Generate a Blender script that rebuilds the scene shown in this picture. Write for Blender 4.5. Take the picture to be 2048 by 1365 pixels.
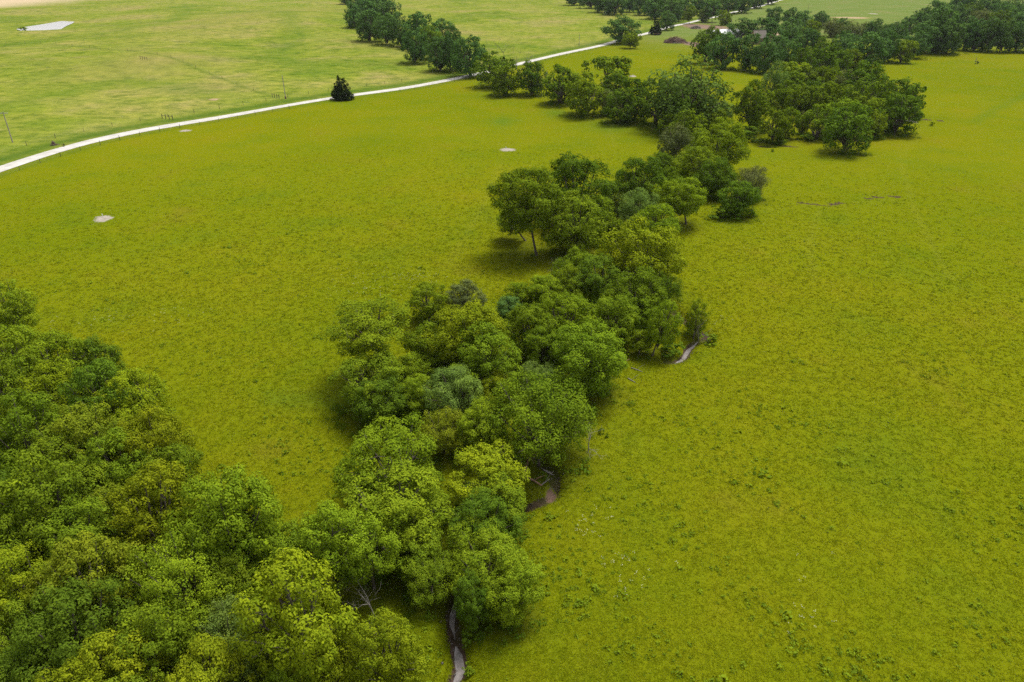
import bpy, math, random
import numpy as np
from mathutils import Vector

# ------------------------------------------------------------------ scene, camera, light
scene = bpy.context.scene
for o in list(bpy.data.objects):
    bpy.data.objects.remove(o, do_unlink=True)
COL = scene.collection
HC = 48.0                       # height of the drone above the pasture
PITCH = math.radians(29.2)      # downward tilt
FPX = 1365.3                    # focal length in photo pixels (24 mm equivalent)
CXP, CYP = 1024.0, 682.5

cam_d = bpy.data.cameras.new('camera')
cam_d.sensor_width = 36.0
cam_d.lens = 36.0 * FPX / 2048.0
cam_d.clip_start = 0.5
cam_d.clip_end = 12000
cam = bpy.data.objects.new('camera', cam_d)
cam.location = (0, 0, HC)
cam.rotation_euler = (math.pi / 2 - PITCH, 0, 0)
COL.objects.link(cam)
scene.camera = cam

SUN_EL, SUN_AZ = math.radians(64), math.radians(42)     # azimuth from +Y towards +X
world = bpy.data.worlds.new('World')
scene.world = world
world.use_nodes = True
wn = world.node_tree
bg = wn.nodes['Background']
sky = wn.nodes.new('ShaderNodeTexSky')
sky.sky_type = 'NISHITA'
sky.sun_disc = False
sky.sun_elevation = SUN_EL
sky.sun_rotation = SUN_AZ
sky.air_density = 1.0
sky.dust_density = 4.0
hs = wn.nodes.new('ShaderNodeHueSaturation')
hs.inputs['Saturation'].default_value = 0.15            # thin bright overcast: a nearly white sky
wn.links.new(sky.outputs[0], hs.inputs['Color'])
wn.links.new(hs.outputs[0], bg.inputs['Color'])
bg.inputs['Strength'].default_value = 0.082

sun_d = bpy.data.lights.new('sun', 'SUN')
sun_d.energy = 1.5
sun_d.angle = math.radians(17)
sun_d.color = (1.0, 0.95, 0.86)
sun = bpy.data.objects.new('sun', sun_d)
sdir = Vector((math.sin(SUN_AZ) * math.cos(SUN_EL), math.cos(SUN_AZ) * math.cos(SUN_EL), math.sin(SUN_EL)))
sun.rotation_euler = sdir.to_track_quat('Z', 'Y').to_euler()
sun.location = (0, 0, 120)
COL.objects.link(sun)

vs = scene.view_settings
vs.view_transform = 'Standard'
vs.look = 'None'
vs.exposure = 1.29
vs.gamma = 1.0
vs.use_curve_mapping = False
cy_ = scene.cycles
cy_.max_bounces = 6
cy_.diffuse_bounces = 3
cy_.glossy_bounces = 2
cy_.transmission_bounces = 3
cy_.volume_bounces = 0
cy_.transparent_max_bounces = 4
cy_.sample_clamp_indirect = 4.0
cy_.use_denoising = False
try:
    cy_.denoiser = 'OPENIMAGEDENOISE'
    cy_.denoising_input_passes = 'RGB_ALBEDO_NORMAL'
    cy_.denoising_prefilter = 'NONE'
except Exception:
    pass

rng = np.random.default_rng(11)
random.seed(5)

# ------------------------------------------------------------------ camera geometry helpers
SP, CP = math.sin(PITCH), math.cos(PITCH)

def ray(px, py):
    """world direction (depth 1 along the optical axis) of a photo pixel"""
    u = (np.asarray(px, float) - CXP) / FPX
    v = (CYP - np.asarray(py, float)) / FPX
    return u, CP + v * SP, -SP + v * CP

def flat(px, py, z=0.0):
    dx, dy, dz = ray(px, py)
    t = (z - HC) / dz
    return dx * t, dy * t

# ------------------------------------------------------------------ polylines on the ground
ROAD_PX = [(-260, 432), (-120, 383), (0, 341), (68, 319.5), (137, 298), (205, 278.5), (273, 263), (342, 250.5), (410, 239),
           (513, 222), (615, 204), (670, 195.5), (713, 187.5), (836, 170), (953, 148), (1005, 137), (1055.5, 124.5),
           (1158, 102.0), (1228, 84), (1300, 65.6), (1347, 53.2), (1394, 42), (1464, 26), (1511, 15), (1572, 0.5)]
ROAD = np.array([flat(*p) for p in ROAD_PX])
ext = ROAD[-1] + (ROAD[-1] - ROAD[-3]) / np.linalg.norm(ROAD[-1] - ROAD[-3]) * 3500
ROAD = np.vstack([ROAD, ext])
# smooth the road a little
def resample(poly, step):
    seg = np.linalg.norm(np.diff(poly, axis=0), axis=1)
    s = np.concatenate([[0], np.cumsum(seg)])
    n = max(2, int(s[-1] / step))
    t = np.linspace(0, s[-1], n)
    return np.stack([np.interp(t, s, poly[:, 0]), np.interp(t, s, poly[:, 1])], 1)
def smooth(p, n):
    for _ in range(n):
        q = p.copy(); q[1:-1] = (p[:-2] + 2 * p[1:-1] + p[2:]) / 4; p = q
    return p
ROADF = smooth(resample(ROAD, 6.0), 14)

def seg_dist(P, poly, signed=False):
    """distance of points P (n,2) from a polyline; signed: positive on its left"""
    P = np.asarray(P, float).reshape(-1, 2)
    best = np.full(len(P), 1e9); sg = np.ones(len(P))
    for a, b in zip(poly[:-1], poly[1:]):
        ab = b - a
        t = np.clip(((P - a) @ ab) / (ab @ ab + 1e-9), 0, 1)
        q = a + t[:, None] * ab
        d = np.hypot(P[:, 0] - q[:, 0], P[:, 1] - q[:, 1])
        m = d < best
        best[m] = d[m]
        if signed:
            cr = ab[0] * (P[:, 1] - a[1]) - ab[1] * (P[:, 0] - a[0])
            sg[m] = np.where(cr[m] >= 0, 1, -1)
    return best * sg if signed else best

def fl(pts):
    return np.array([flat(*p) for p in pts])
CREEKS = [fl([(896, 1385), (921, 1335), (915, 1300), (909, 1265), (904, 1230), (908, 1200), (925, 1165), (930, 1130), (925, 1090), (940, 1050), (1000, 1020), (1040, 1008)]),
          fl([(1040, 1008), (1075, 1000), (1102, 990), (1112, 960), (1108, 940), (1086, 928), (1072, 912), (1100, 880), (1160, 850), (1150, 800)]),
          fl([(1335, 714), (1352, 713), (1368, 706), (1380, 685), (1398, 670), (1420, 668), (1380, 640), (1330, 600)])]
SCARS = [fl([(1594, 402), (1630, 402), (1660, 405), (1685, 400)]), fl([(1735, 392), (1765, 389), (1795, 391)]),
         fl([(1515, 292), (1560, 291), (1612, 292)]), fl([(1832, 240), (1850, 237), (1870, 241), (1890, 240)])]
TRAIL = fl([(-60, 88), (60, 95), (170, 107), (285, 118), (350, 133), (420, 155), (480, 176), (545, 195)])
POND_C = np.array(flat(96, 53))
POND = fl([(33, 60), (50, 55.5), (80, 51), (104, 47), (120, 43.8), (152, 42.5), (146, 48), (132, 54), (118, 63), (96, 66.5), (66, 66), (44, 64)])

def gauss(P, c, sx, sy, a):
    return a * np.exp(-((P[:, 0] - c[0]) / sx) ** 2 - ((P[:, 1] - c[1]) / sy) ** 2)

HILL1 = np.array(flat(500, 60)); HILL2 = np.array(flat(300, 135)); BANK = np.array(flat(20, 72)); HILL3 = np.array(flat(900, 20))
RB = (ROADF[:, 1] < 1300)
ROAD_S = ROADF[RB][::2]

def hgt(x, y):
    x = np.asarray(x, float); y = np.asarray(y, float)
    shp = x.shape
    P = np.stack([x.ravel(), y.ravel()], 1)
    z = 0.35 * np.sin(P[:, 0] * 0.021 + 1.3) * np.cos(P[:, 1] * 0.017) + 0.22 * np.sin(P[:, 0] * 0.055 + P[:, 1] * 0.043)
    r = np.hypot(P[:, 0], P[:, 1])
    far = r > 150
    if far.any():
        z[far] += gauss(P[far], HILL1, 105, 150, 8.5) + gauss(P[far], HILL2, 48, 46, 4.0) + gauss(P[far], HILL3, 160, 170, 2.0)
        z[far] += gauss(P[far], BANK, 40, 22, 2.6)
        z[far] += 0.9 * np.sin(P[far, 0] * 0.034 + 2.0 * np.sin(P[far, 1] * 0.011)) * np.clip((r[far] - 230) / 120, 0, 1) * (P[far, 0] < 0)
    wgt = np.clip((r - 900) / 1500, 0, 1)
    z += wgt * 14 * (0.5 + 0.5 * np.sin(P[:, 0] * 0.0021 + 0.7) * np.sin(P[:, 1] * 0.0017))
    dp = np.hypot((P[:, 0] - POND_C[0]) / 1.5, P[:, 1] - POND_C[1])
    m = np.exp(-(dp / 60) ** 4)
    z = z * (1 - m) + m * np.minimum(z, 0.2)
    near = (r < 150)
    if near.any():
        for c in CREEKS:
            d = seg_dist(P[near], c)
            z[near] -= 0.9 * np.exp(-(d / 0.95) ** 2) + 0.25 * np.exp(-(d / 3.0) ** 2)
    mid = (r > 120) & (r < 330)
    if mid.any():
        for c in SCARS:
            d = seg_dist(P[mid], c)
            z[mid] -= 0.55 * np.exp(-(d / 1.6) ** 2)
    return z.reshape(shp)

def h1(x, y):
    return float(hgt(np.array([x]), np.array([y]))[0])

def ground(px, py):
    dx, dy, dz = ray(px, py)
    z = 0.0
    for _ in range(10):
        t = (z - HC) / dz
        z = h1(dx * t, dy * t)
    return float(dx * t), float(dy * t), z

def depth_of(x, y, z):
    return y * CP - (z - HC) * SP

# ------------------------------------------------------------------ mesh helpers
def np_mesh(name, verts, faces, mats=(), attrs=None, smooth_=False):
    """faces: (n,k) int array"""
    me = bpy.data.meshes.new(name)
    verts = np.asarray(verts, np.float32); faces = np.asarray(faces, np.int32)
    n, k = faces.shape
    me.vertices.add(len(verts)); me.vertices.foreach_set('co', verts.ravel())
    me.loops.add(n * k); me.loops.foreach_set('vertex_index', faces.ravel())
    me.polygons.add(n)
    me.polygons.foreach_set('loop_start', np.arange(0, n * k, k, dtype=np.int32))
    me.polygons.foreach_set('loop_total', np.full(n, k, np.int32))
    if smooth_:
        me.polygons.foreach_set('use_smooth', np.ones(n, bool))
    me.update(calc_edges=True)
    for an, arr in (attrs or {}).items():
        a = me.attributes.new(an, 'FLOAT', 'POINT'); a.data.foreach_set('value', np.asarray(arr, np.float32))
    for m in mats:
        me.materials.append(m)
    return me

def link(name, me, parent=None, loc=(0, 0, 0), rot=(0, 0, 0), scale=(1, 1, 1)):
    o = bpy.data.objects.new(name, me)
    COL.objects.link(o)
    o.location = loc; o.rotation_euler = rot; o.scale = scale
    if parent is not None:
        o.parent = parent
    return o

def tag(o, label, cat, group=None):
    o['label'] = label; o['category'] = cat
    if group:
        o['group'] = group
    return o

def kind(o, k, label=None):
    o['kind'] = k
    if label:
        o['label'] = label
    return o

class MB:
    """collects quads / tris for small built things"""
    def __init__(s): s.v = []; s.f = []
    def box(s, c, d, rz=0.0, tilt=0.0):
        b = len(s.v); cr, sr = math.cos(rz), math.sin(rz); ct, st = math.cos(tilt), math.sin(tilt)
        for sx in (-1, 1):
            for sy in (-1, 1):
                for sz in (-1, 1):
                    x, y, z = sx * d[0] / 2, sy * d[1] / 2, sz * d[2] / 2
                    x, z = x * ct + z * st, -x * st + z * ct
                    s.v.append((c[0] + x * cr - y * sr, c[1] + x * sr + y * cr, c[2] + z))
        s.f += [tuple(b + i for i in q) for q in ((0, 1, 3, 2), (4, 6, 7, 5), (0, 4, 5, 1), (2, 3, 7, 6), (0, 2, 6, 4), (1, 5, 7, 3))]
    def tube(s, pts, rad, n=6, cap=True):
        b = len(s.v); pts = [Vector(p) for p in pts]
        for i, p in enumerate(pts):
            d = (pts[min(i + 1, len(pts) - 1)] - pts[max(i - 1, 0)])
            d = d.normalized() if d.length > 1e-6 else Vector((0, 0, 1))
            a = d.orthogonal().normalized() if abs(d.z) > 0.95 else d.cross(Vector((0, 0, 1))).normalized()
            c = d.cross(a)
            for k in range(n):
                t = 2 * math.pi * k / n
                s.v.append(tuple(p + (a * math.cos(t) + c * math.sin(t)) * rad[i]))
        for i in range(len(pts) - 1):
            for k in range(n):
                k2 = (k + 1) % n
                s.f.append((b + i * n + k, b + i * n + k2, b + (i + 1) * n + k2, b + (i + 1) * n + k))
        if cap:
            e = b + (len(pts) - 1) * n
            s.f.append(tuple(e + k for k in range(n))); s.f.append(tuple(b + n - 1 - k for k in range(n)))
    def poly(s, pts):
        b = len(s.v); s.v += [tuple(p) for p in pts]; s.f.append(tuple(range(b, b + len(pts))))
    def mesh(s, name, mat, smooth_=False):
        me = bpy.data.meshes.new(name); me.from_pydata(s.v, [], s.f); me.materials.append(mat); me.update()
        if smooth_:
            for p in me.polygons: p.use_smooth = True
        return me
    def obj(s, name, mat, parent=None, loc=(0, 0, 0), rot=(0, 0, 0), smooth_=False):
        return link(name, s.mesh(name, mat, smooth_), parent, loc, rot)

# ------------------------------------------------------------------ materials
def new_mat(name):
    m = bpy.data.materials.new(name); m.use_nodes = True
    nt = m.node_tree
    b = nt.nodes['Principled BSDF']
    return m, nt, b

def N(nt, t, **kw):
    n = nt.nodes.new(t)
    for k, v in kw.items():
        setattr(n, k, v)
    return n

def noise(nt, vec, scale, detail=3.0, rough=0.55):
    n = N(nt, 'ShaderNodeTexNoise')
    n.inputs['Scale'].default_value = scale; n.inputs['Detail'].default_value = detail; n.inputs['Roughness'].default_value = rough
    nt.links.new(vec, n.inputs['Vector'])
    return n.outputs['Fac']

def ramp(nt, fac, stops):
    r = N(nt, 'ShaderNodeValToRGB')
    e = r.color_ramp.elements
    e[0].position, e[0].color = stops[0][0], (*stops[0][1], 1)
    e[1].position, e[1].color = stops[-1][0], (*stops[-1][1], 1)
    for p, c in stops[1:-1]:
        x = e.new(p); x.color = (*c, 1)
    nt.links.new(fac, r.inputs[0])
    return r.outputs[0]

def mix(nt, fac, a, b, blend='MIX'):
    m = N(nt, 'ShaderNodeMix', data_type='RGBA', blend_type=blend)
    for sock, v in ((m.inputs[0], fac), (m.inputs[6], a), (m.inputs[7], b)):
        if isinstance(v, (int, float)): sock.default_value = v
        elif isinstance(v, tuple): sock.default_value = (*v, 1)
        else: nt.links.new(v, sock)
    return m.outputs[2]

def mth(nt, op, a, b=0.0, clamp=False):
    m = N(nt, 'ShaderNodeMath', operation=op, use_clamp=clamp)
    for i, v in enumerate((a, b)):
        if isinstance(v, (int, float)): m.inputs[i].default_value = v
        else: nt.links.new(v, m.inputs[i])
    return m.outputs[0]

def attr(nt, name):
    a = N(nt, 'ShaderNodeAttribute'); a.attribute_name = name
    return a.outputs['Fac']

def south_grass(nt, pos):
    """colour of the grazed south pasture as a function of place"""
    n0 = noise(nt, pos, 0.011, 3); n1 = noise(nt, pos, 0.06, 4); n2 = noise(nt, pos, 0.42, 4, 0.6); n3 = noise(nt, pos, 2.4, 3, 0.7)
    c = ramp(nt, n0, [(0.38, (0.088, 0.126, 0.002)), (0.5, (0.126, 0.152, 0.003)), (0.62, (0.156, 0.156, 0.003))])
    c1 = ramp(nt, n1, [(0.30, (0.086, 0.132, 0.003)), (0.46, (0.124, 0.150, 0.0015)), (0.62, (0.146, 0.155, 0.002)), (0.76, (0.162, 0.128, 0.008))])
    c2 = ramp(nt, n2, [(0.28, (0.082, 0.118, 0.002)), (0.44, (0.120, 0.146, 0.0015)), (0.62, (0.144, 0.155, 0.002)), (0.80, (0.155, 0.146, 0.004))])
    c = mix(nt, 0.58, c, c1); c = mix(nt, 0.26, c, c2)
    c3 = ramp(nt, n3, [(0.30, (0.68, 0.74, 0.7)), (0.5, (1, 1, 1)), (0.72, (1.18, 1.15, 1.1))])
    c = mix(nt, 0.6, c, c3, 'MULTIPLY')
    return mix(nt, 1.0, c, (0.92, 0.90, 1.6), 'MULTIPLY')

def make_ground_mat():
    m, nt, b = new_mat('pasture_grass_ground')
    geo = N(nt, 'ShaderNodeNewGeometry'); pos = geo.outputs['Position']
    south = south_grass(nt, pos)
    # the taller, paler prairie across the road
    mp = N(nt, 'ShaderNodeMapping'); mp.inputs['Scale'].default_value = (0.8, 1.0, 1.0); mp.inputs['Rotation'].default_value = (0, 0, 0.12)
    nt.links.new(pos, mp.inputs['Vector'])
    p0 = noise(nt, pos, 0.012, 3); p1 = noise(nt, mp.outputs[0], 0.04, 5, 0.66); p2 = noise(nt, mp.outputs[0], 0.20, 5, 0.7); p3 = noise(nt, pos, 1.1, 3, 0.7)
    prair = ramp(nt, p1, [(0.30, (0.088, 0.140, 0.010)), (0.45, (0.130, 0.168, 0.016)), (0.56, (0.168, 0.182, 0.028)), (0.66, (0.200, 0.185, 0.062)), (0.76, (0.20, 0.155, 0.06))])
    pr0 = ramp(nt, p0, [(0.36, (0.066, 0.112, 0.014)), (0.47, (0.130, 0.162, 0.020)), (0.56, (0.172, 0.180, 0.040)), (0.66, (0.205, 0.170, 0.070))])
    prair = mix(nt, 0.5, prair, pr0)
    pr2 = ramp(nt, p2, [(0.32, (0.40, 0.54, 0.4)), (0.5, (0.93, 0.95, 0.9)), (0.68, (1.30, 1.20, 1.3))])
    prair = mix(nt, 0.95, prair, pr2, 'MULTIPLY')
    pr3 = ramp(nt, p3, [(0.30, (0.70, 0.76, 0.7)), (0.5, (1, 1, 1)), (0.70, (1.18, 1.14, 1.2))])
    prair = mix(nt, 0.8, prair, pr3, 'MULTIPLY')
    prair = mix(nt, 1.0, prair, (1.12, 1.08, 1.15), 'MULTIPLY')
    prair = mix(nt, mth(nt, 'MULTIPLY', attr(nt, 'dry'), 0.4), prair, (0.20, 0.165, 0.06))
    col = mix(nt, attr(nt, 'north'), south, prair)
    east = ramp(nt, p1, [(0.3, (0.085, 0.130, 0.026)), (0.55, (0.112, 0.145, 0.036)), (0.75, (0.17, 0.14, 0.07))])
    col = mix(nt, attr(nt, 'east'), col, east)
    vn = mth(nt, 'MULTIPLY', attr(nt, 'verge'), ramp(nt, noise(nt, pos, 0.35, 3), [(0.3, (0.75, 0.75, 0.75)), (0.7, (1, 1, 1))]))
    col = mix(nt, vn, col, (0.048, 0.092, 0.010))
    col = mix(nt, attr(nt, 'straw'), col, (0.42, 0.33, 0.22))
    col = mix(nt, mth(nt, 'MULTIPLY', attr(nt, 'lush_shade'), 0.6), col, (0.060, 0.115, 0.010))  # greener spots and bands, plus one tree shadow painted as colour
    col = mix(nt, mth(nt, 'MULTIPLY', attr(nt, 'path'), 0.12), col, (0.20, 0.20, 0.03))
    dn = mth(nt, 'ADD', attr(nt, 'dirt'), mth(nt, 'MULTIPLY', mth(nt, 'SUBTRACT', noise(nt, pos, 1.1, 4, 0.7), 0.5), 0.9))
    dn = ramp(nt, dn, [(0.45, (0, 0, 0)), (0.62, (1, 1, 1))])
    soil = ramp(nt, noise(nt, pos, 2.5, 4), [(0.3, (0.035, 0.024, 0.017)), (0.7, (0.085, 0.057, 0.042))])
    col = mix(nt, dn, col, soil)
    wood = mth(nt, 'MULTIPLY', attr(nt, 'under_crown'), ramp(nt, noise(nt, pos, 0.5, 3), [(0.35, (0.4, 0.4, 0.4)), (0.65, (1, 1, 1))]))
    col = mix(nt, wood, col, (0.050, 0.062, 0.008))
    nt.links.new(col, b.inputs['Base Color'])
    b.inputs['Roughness'].default_value = 0.9
    b.inputs['Specular IOR Level'].default_value = 0.0
    b.inputs['Sheen Weight'].default_value = 0.15
    b.inputs['Sheen Roughness'].default_value = 0.6
    nt.links.new(mix(nt, 1.0, col, (3.0, 3.0, 2.0), 'MULTIPLY'), b.inputs['Sheen Tint'])
    bump = N(nt, 'ShaderNodeBump'); bump.inputs['Strength'].default_value = 0.4; bump.inputs['Distance'].default_value = 0.5
    hh = mth(nt, 'ADD', mth(nt, 'MULTIPLY', noise(nt, pos, 1.3, 4, 0.7), 0.8), noise(nt, pos, 0.3, 3))
    nt.links.new(hh, bump.inputs['Height']); nt.links.new(bump.outputs[0], b.inputs['Normal'])
    return m

def make_blade_mat():
    m, nt, b = new_mat('pasture_grass_blades')
    geo = N(nt, 'ShaderNodeNewGeometry')
    col = south_grass(nt, geo.outputs['Position'])
    rnd = attr(nt, 'rnd')
    t = ramp(nt, rnd, [(0.0, (1.12, 1.2, 1.1)), (0.45, (1.40, 1.42, 1.3)), (0.85, (1.65, 1.58, 1.4)), (1.0, (1.9, 1.7, 3.0))])
    col = mix(nt, 1.0, col, t, 'MULTIPLY')
    nt.nodes.remove(b)
    d = N(nt, 'ShaderNodeBsdfDiffuse'); tr = N(nt, 'ShaderNodeBsdfTranslucent'); ms = N(nt, 'ShaderNodeMixShader')
    nt.links.new(col, d.inputs[0]); nt.links.new(col, tr.inputs[0]); ms.inputs[0].default_value = 0.45
    nt.links.new(d.outputs[0], ms.inputs[1]); nt.links.new(tr.outputs[0], ms.inputs[2])
    nt.links.new(ms.outputs[0], nt.nodes['Material Output'].inputs[0])
    return m

def make_leaf_mat(name, base=None, trans=0.20, fixed=None):
    """leaf colour = the tree's own object colour, varied leaf by leaf"""
    m, nt, b = new_mat(name)
    if fixed is None:
        oi = N(nt, 'ShaderNodeObjectInfo'); c0 = oi.outputs['Color']
    else:
        rgb = N(nt, 'ShaderNodeRGB'); rgb.outputs[0].default_value = (*fixed, 1); c0 = rgb.outputs[0]
    v = ramp(nt, attr(nt, 'rnd'), [(0.0, (0.60, 0.70, 0.75)), (0.5, (1, 1, 1)), (0.9, (1.32, 1.28, 0.95)), (1.0, (1.6, 1.5, 1.1))])
    col = mix(nt, 1.0, c0, v, 'MULTIPLY')
    nt.nodes.remove(b)
    d = N(nt, 'ShaderNodeBsdfDiffuse'); tr = N(nt, 'ShaderNodeBsdfTranslucent'); ms = N(nt, 'ShaderNodeMixShader')
    nt.links.new(col, d.inputs[0])
    nt.links.new(mix(nt, 1.0, col, (1.15, 1.15, 0.5), 'MULTIPLY'), tr.inputs[0]); ms.inputs[0].default_value = trans
    nt.links.new(d.outputs[0], ms.inputs[1]); nt.links.new(tr.outputs[0], ms.inputs[2])
    nt.links.new(ms.outputs[0], nt.nodes['Material Output'].inputs[0])
    return m

def plain(name, c0, c1, scale=3.0, rough=0.85, bump=0.0, spec=0.3, metallic=0.0):
    m, nt, b = new_mat(name)
    tc = N(nt, 'ShaderNodeTexCoord')
    f = noise(nt, tc.outputs['Object'], scale, 4, 0.6)
    nt.links.new(ramp(nt, f, [(0.3, c0), (0.7, c1)]), b.inputs['Base Color'])
    b.inputs['Roughness'].default_value = rough; b.inputs['Specular IOR Level'].default_value = spec; b.inputs['Metallic'].default_value = metallic
    if bump:
        bn = N(nt, 'ShaderNodeBump'); bn.inputs['Strength'].default_value = bump; bn.inputs['Distance'].default_value = 0.05
        nt.links.new(f, bn.inputs['Height']); nt.links.new(bn.outputs[0], b.inputs['Normal'])
    return m

M_GROUND = make_ground_mat()
M_BLADE = make_blade_mat()
M_LEAF = make_leaf_mat('tree_leaves')
M_NEEDLE = make_leaf_mat('cedar_needles', trans=0.15)
M_WEED = make_leaf_mat('weed_leaves', fixed=(0.145, 0.205, 0.012))
M_UNDER = make_leaf_mat('undergrowth_leaves', fixed=(0.082, 0.140, 0.010))
M_BARK = plain('grey_brown_bark', (0.075, 0.06, 0.048), (0.16, 0.135, 0.11), 2.0, 0.95, 0.4)
M_DEAD = plain('bleached_dead_wood', (0.15, 0.135, 0.12), (0.30, 0.275, 0.25), 2.0, 0.95)
M_LOG = plain('reddish_fallen_wood', (0.16, 0.085, 0.05), (0.34, 0.22, 0.15), 2.0, 0.95)
M_ROAD = plain('white_limestone_gravel', (0.34, 0.325, 0.30), (0.50, 0.485, 0.455), 0.35, 0.95, 0.15)
M_POST = plain('weathered_fence_wood', (0.05, 0.04, 0.035), (0.10, 0.085, 0.07), 4.0, 0.95)
M_WIRE = plain('grey_fence_wire', (0.10, 0.10, 0.10), (0.16, 0.16, 0.16), 4.0, 0.6)
M_POLE = plain('sun_bleached_pole_wood', (0.24, 0.215, 0.19), (0.38, 0.35, 0.32), 1.5, 0.9)
M_WHITE = plain('white_paint', (0.72, 0.72, 0.70), (0.80, 0.80, 0.79), 2.0, 0.6)
M_ROOFW = plain('white_metal_roofing', (0.62, 0.63, 0.65), (0.72, 0.73, 0.75), 0.5, 0.45)
M_WALLG = plain('grey_metal_siding', (0.16, 0.16, 0.16), (0.24, 0.24, 0.235), 0.5, 0.6)
M_SHINGLE = plain('brown_grey_shingles', (0.12, 0.10, 0.088), (0.19, 0.165, 0.145), 2.5, 0.95)
M_TANROOF = plain('tan_board_wood', (0.26, 0.18, 0.11), (0.36, 0.26, 0.17), 1.5, 0.9)
M_DARK = plain('dark_painted_steel', (0.02, 0.02, 0.022), (0.05, 0.045, 0.045), 2.0, 0.6)
M_RUST = plain('rusty_brown_brush', (0.09, 0.05, 0.038), (0.22, 0.15, 0.12), 0.9, 0.95)
M_FLOWER = plain('white_flower_heads', (0.35, 0.36, 0.20), (0.55, 0.55, 0.40), 3.0, 0.9)

def patch_mat(name, c0, c1, scale):
    m, nt, b = new_mat(name)
    geo = N(nt, 'ShaderNodeNewGeometry'); pos = geo.outputs['Position']
    soil = ramp(nt, noise(nt, pos, scale, 4), [(0.3, c0), (0.7, c1)])
    e = mth(nt, 'ADD', attr(nt, 'edge'), mth(nt, 'MULTIPLY', mth(nt, 'SUBTRACT', noise(nt, pos, scale * 1.2, 5, 0.75), 0.5), 1.5))
    e = ramp(nt, e, [(0.58, (0, 0, 0)), (0.86, (1, 1, 1))])
    nt.links.new(mix(nt, e, soil, south_grass(nt, pos)), b.inputs['Base Color'])
    b.inputs['Roughness'].default_value = 0.95; b.inputs['Specular IOR Level'].default_value = 0.1
    return m
M_PALE = patch_mat('pale_bare_soil', (0.19, 0.165, 0.13), (0.36, 0.32, 0.28), 1.4)
M_SOIL = patch_mat('brown_bare_soil', (0.12, 0.072, 0.050), (0.20, 0.135, 0.10), 0.4)
M_ORANGE = patch_mat('orange_bare_soil', (0.24, 0.17, 0.09), (0.36, 0.27, 0.16), 0.5)

def water_mat(name, base, rough):
    m, nt, b = new_mat(name)
    geo = N(nt, 'ShaderNodeNewGeometry')
    nt.links.new(ramp(nt, noise(nt, geo.outputs['Position'], 1.5, 3), [(0.3, tuple(c * 0.6 for c in base)), (0.7, base)]), b.inputs['Base Color'])
    b.inputs['Roughness'].default_value = rough; b.inputs['IOR'].default_value = 1.33
    bn = N(nt, 'ShaderNodeBump'); bn.inputs['Strength'].default_value = 0.04; bn.inputs['Distance'].default_value = 0.03
    nt.links.new(noise(nt, geo.outputs['Position'], 3.0, 2), bn.inputs['Height']); nt.links.new(bn.outputs[0], b.inputs['Normal'])
    return m
M_POND = water_mat('pond_water_glare', (0.72, 0.71, 0.69), 0.02)  # near-white base: the bright cloud reflection is painted into the water colour
M_CREEK = water_mat('muddy_creek_water', (0.24, 0.215, 0.205), 0.04)

# ------------------------------------------------------------------ trees: the list read from the photograph
# (crown centre x, y, width, height in photo pixels, species, colour, options)
WOOD = [
 (8,612,95,110,'round','b'), (28,690,130,90,'round','b'), (112,700,130,75,'open','b'), (190,712,95,70,'round','d'),
 (20,765,130,110,'round','g'), (110,775,120,100,'round','y'), (200,770,130,95,'round','d'), (262,790,125,115,'open','y'),
 (55,840,150,100,'round','g'), (180,845,140,85,'round','o'), (305,875,130,110,'round','y'), (135,895,130,90,'round','g'),
 (20,905,110,110,'round','g'), (230,905,130,90,'round','g'), (95,960,190,120,'round','g'), (180,975,120,110,'round','g'),
 (345,930,110,80,'round','g'), (315,990,165,120,'round','y'), (15,985,110,100,'round','d'), (240,1010,120,95,'round','o'),
 (60,1065,150,110,'round','g'), (165,1055,150,105,'round','g'), (245,1060,110,90,'round','g'), (395,1030,110,110,'open','g'),
 (460,985,190,95,'round','b'), (50,1150,150,125,'round','y'), (180,1130,170,110,'round','o'), (355,1130,180,145,'fine','b'),
 (150,1225,190,120,'round','d'), (480,1075,140,115,'round','g'), (25,1260,120,120,'round','g'), (325,1250,170,120,'round','g'),
 (100,1290,140,110,'round','d'), (468,1160,110,95,'round','g'), (455,1260,125,130,'fine','w'), (590,1205,225,200,'open','y'),
 (240,1310,160,100,'round','y'), (45,1345,140,90,'round','d'), (160,1350,160,80,'round','y'), (410,1335,160,100,'round','y'),
 (500,1330,100,90,'fine','w'), (570,1355,120,60,'fine','b'), (655,1310,130,120,'open','y'), (765,1295,140,130,'round','y'),
 (585,1085,130,80,'round','g'), (660,1045,150,80,'open','b'), (735,1055,130,95,'open','b'), (270,1362,140,60,'round','g'),
 (235,1200,95,100,'round','d')]
LOWER = [
 (777,885,185,110,'open','b'), (793,962,190,90,'open','b'), (842,1006,95,70,'round','b'), (781,1018,80,60,'round','g'),
 (973,918,145,66,'umb','y'), (990,975,118,66,'open','g'), (967,1025,125,84,'round','d'), (950,1066,120,76,'round','b'),
 (973,1116,140,110,'round','b'), (1022,1180,108,115,'round','b'), (948,1196,75,120,'round','d'), (836,1089,110,84,'round','g'),
 (860,1146,100,92,'fine','g'), (823,1056,90,64,'round','g')]
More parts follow.
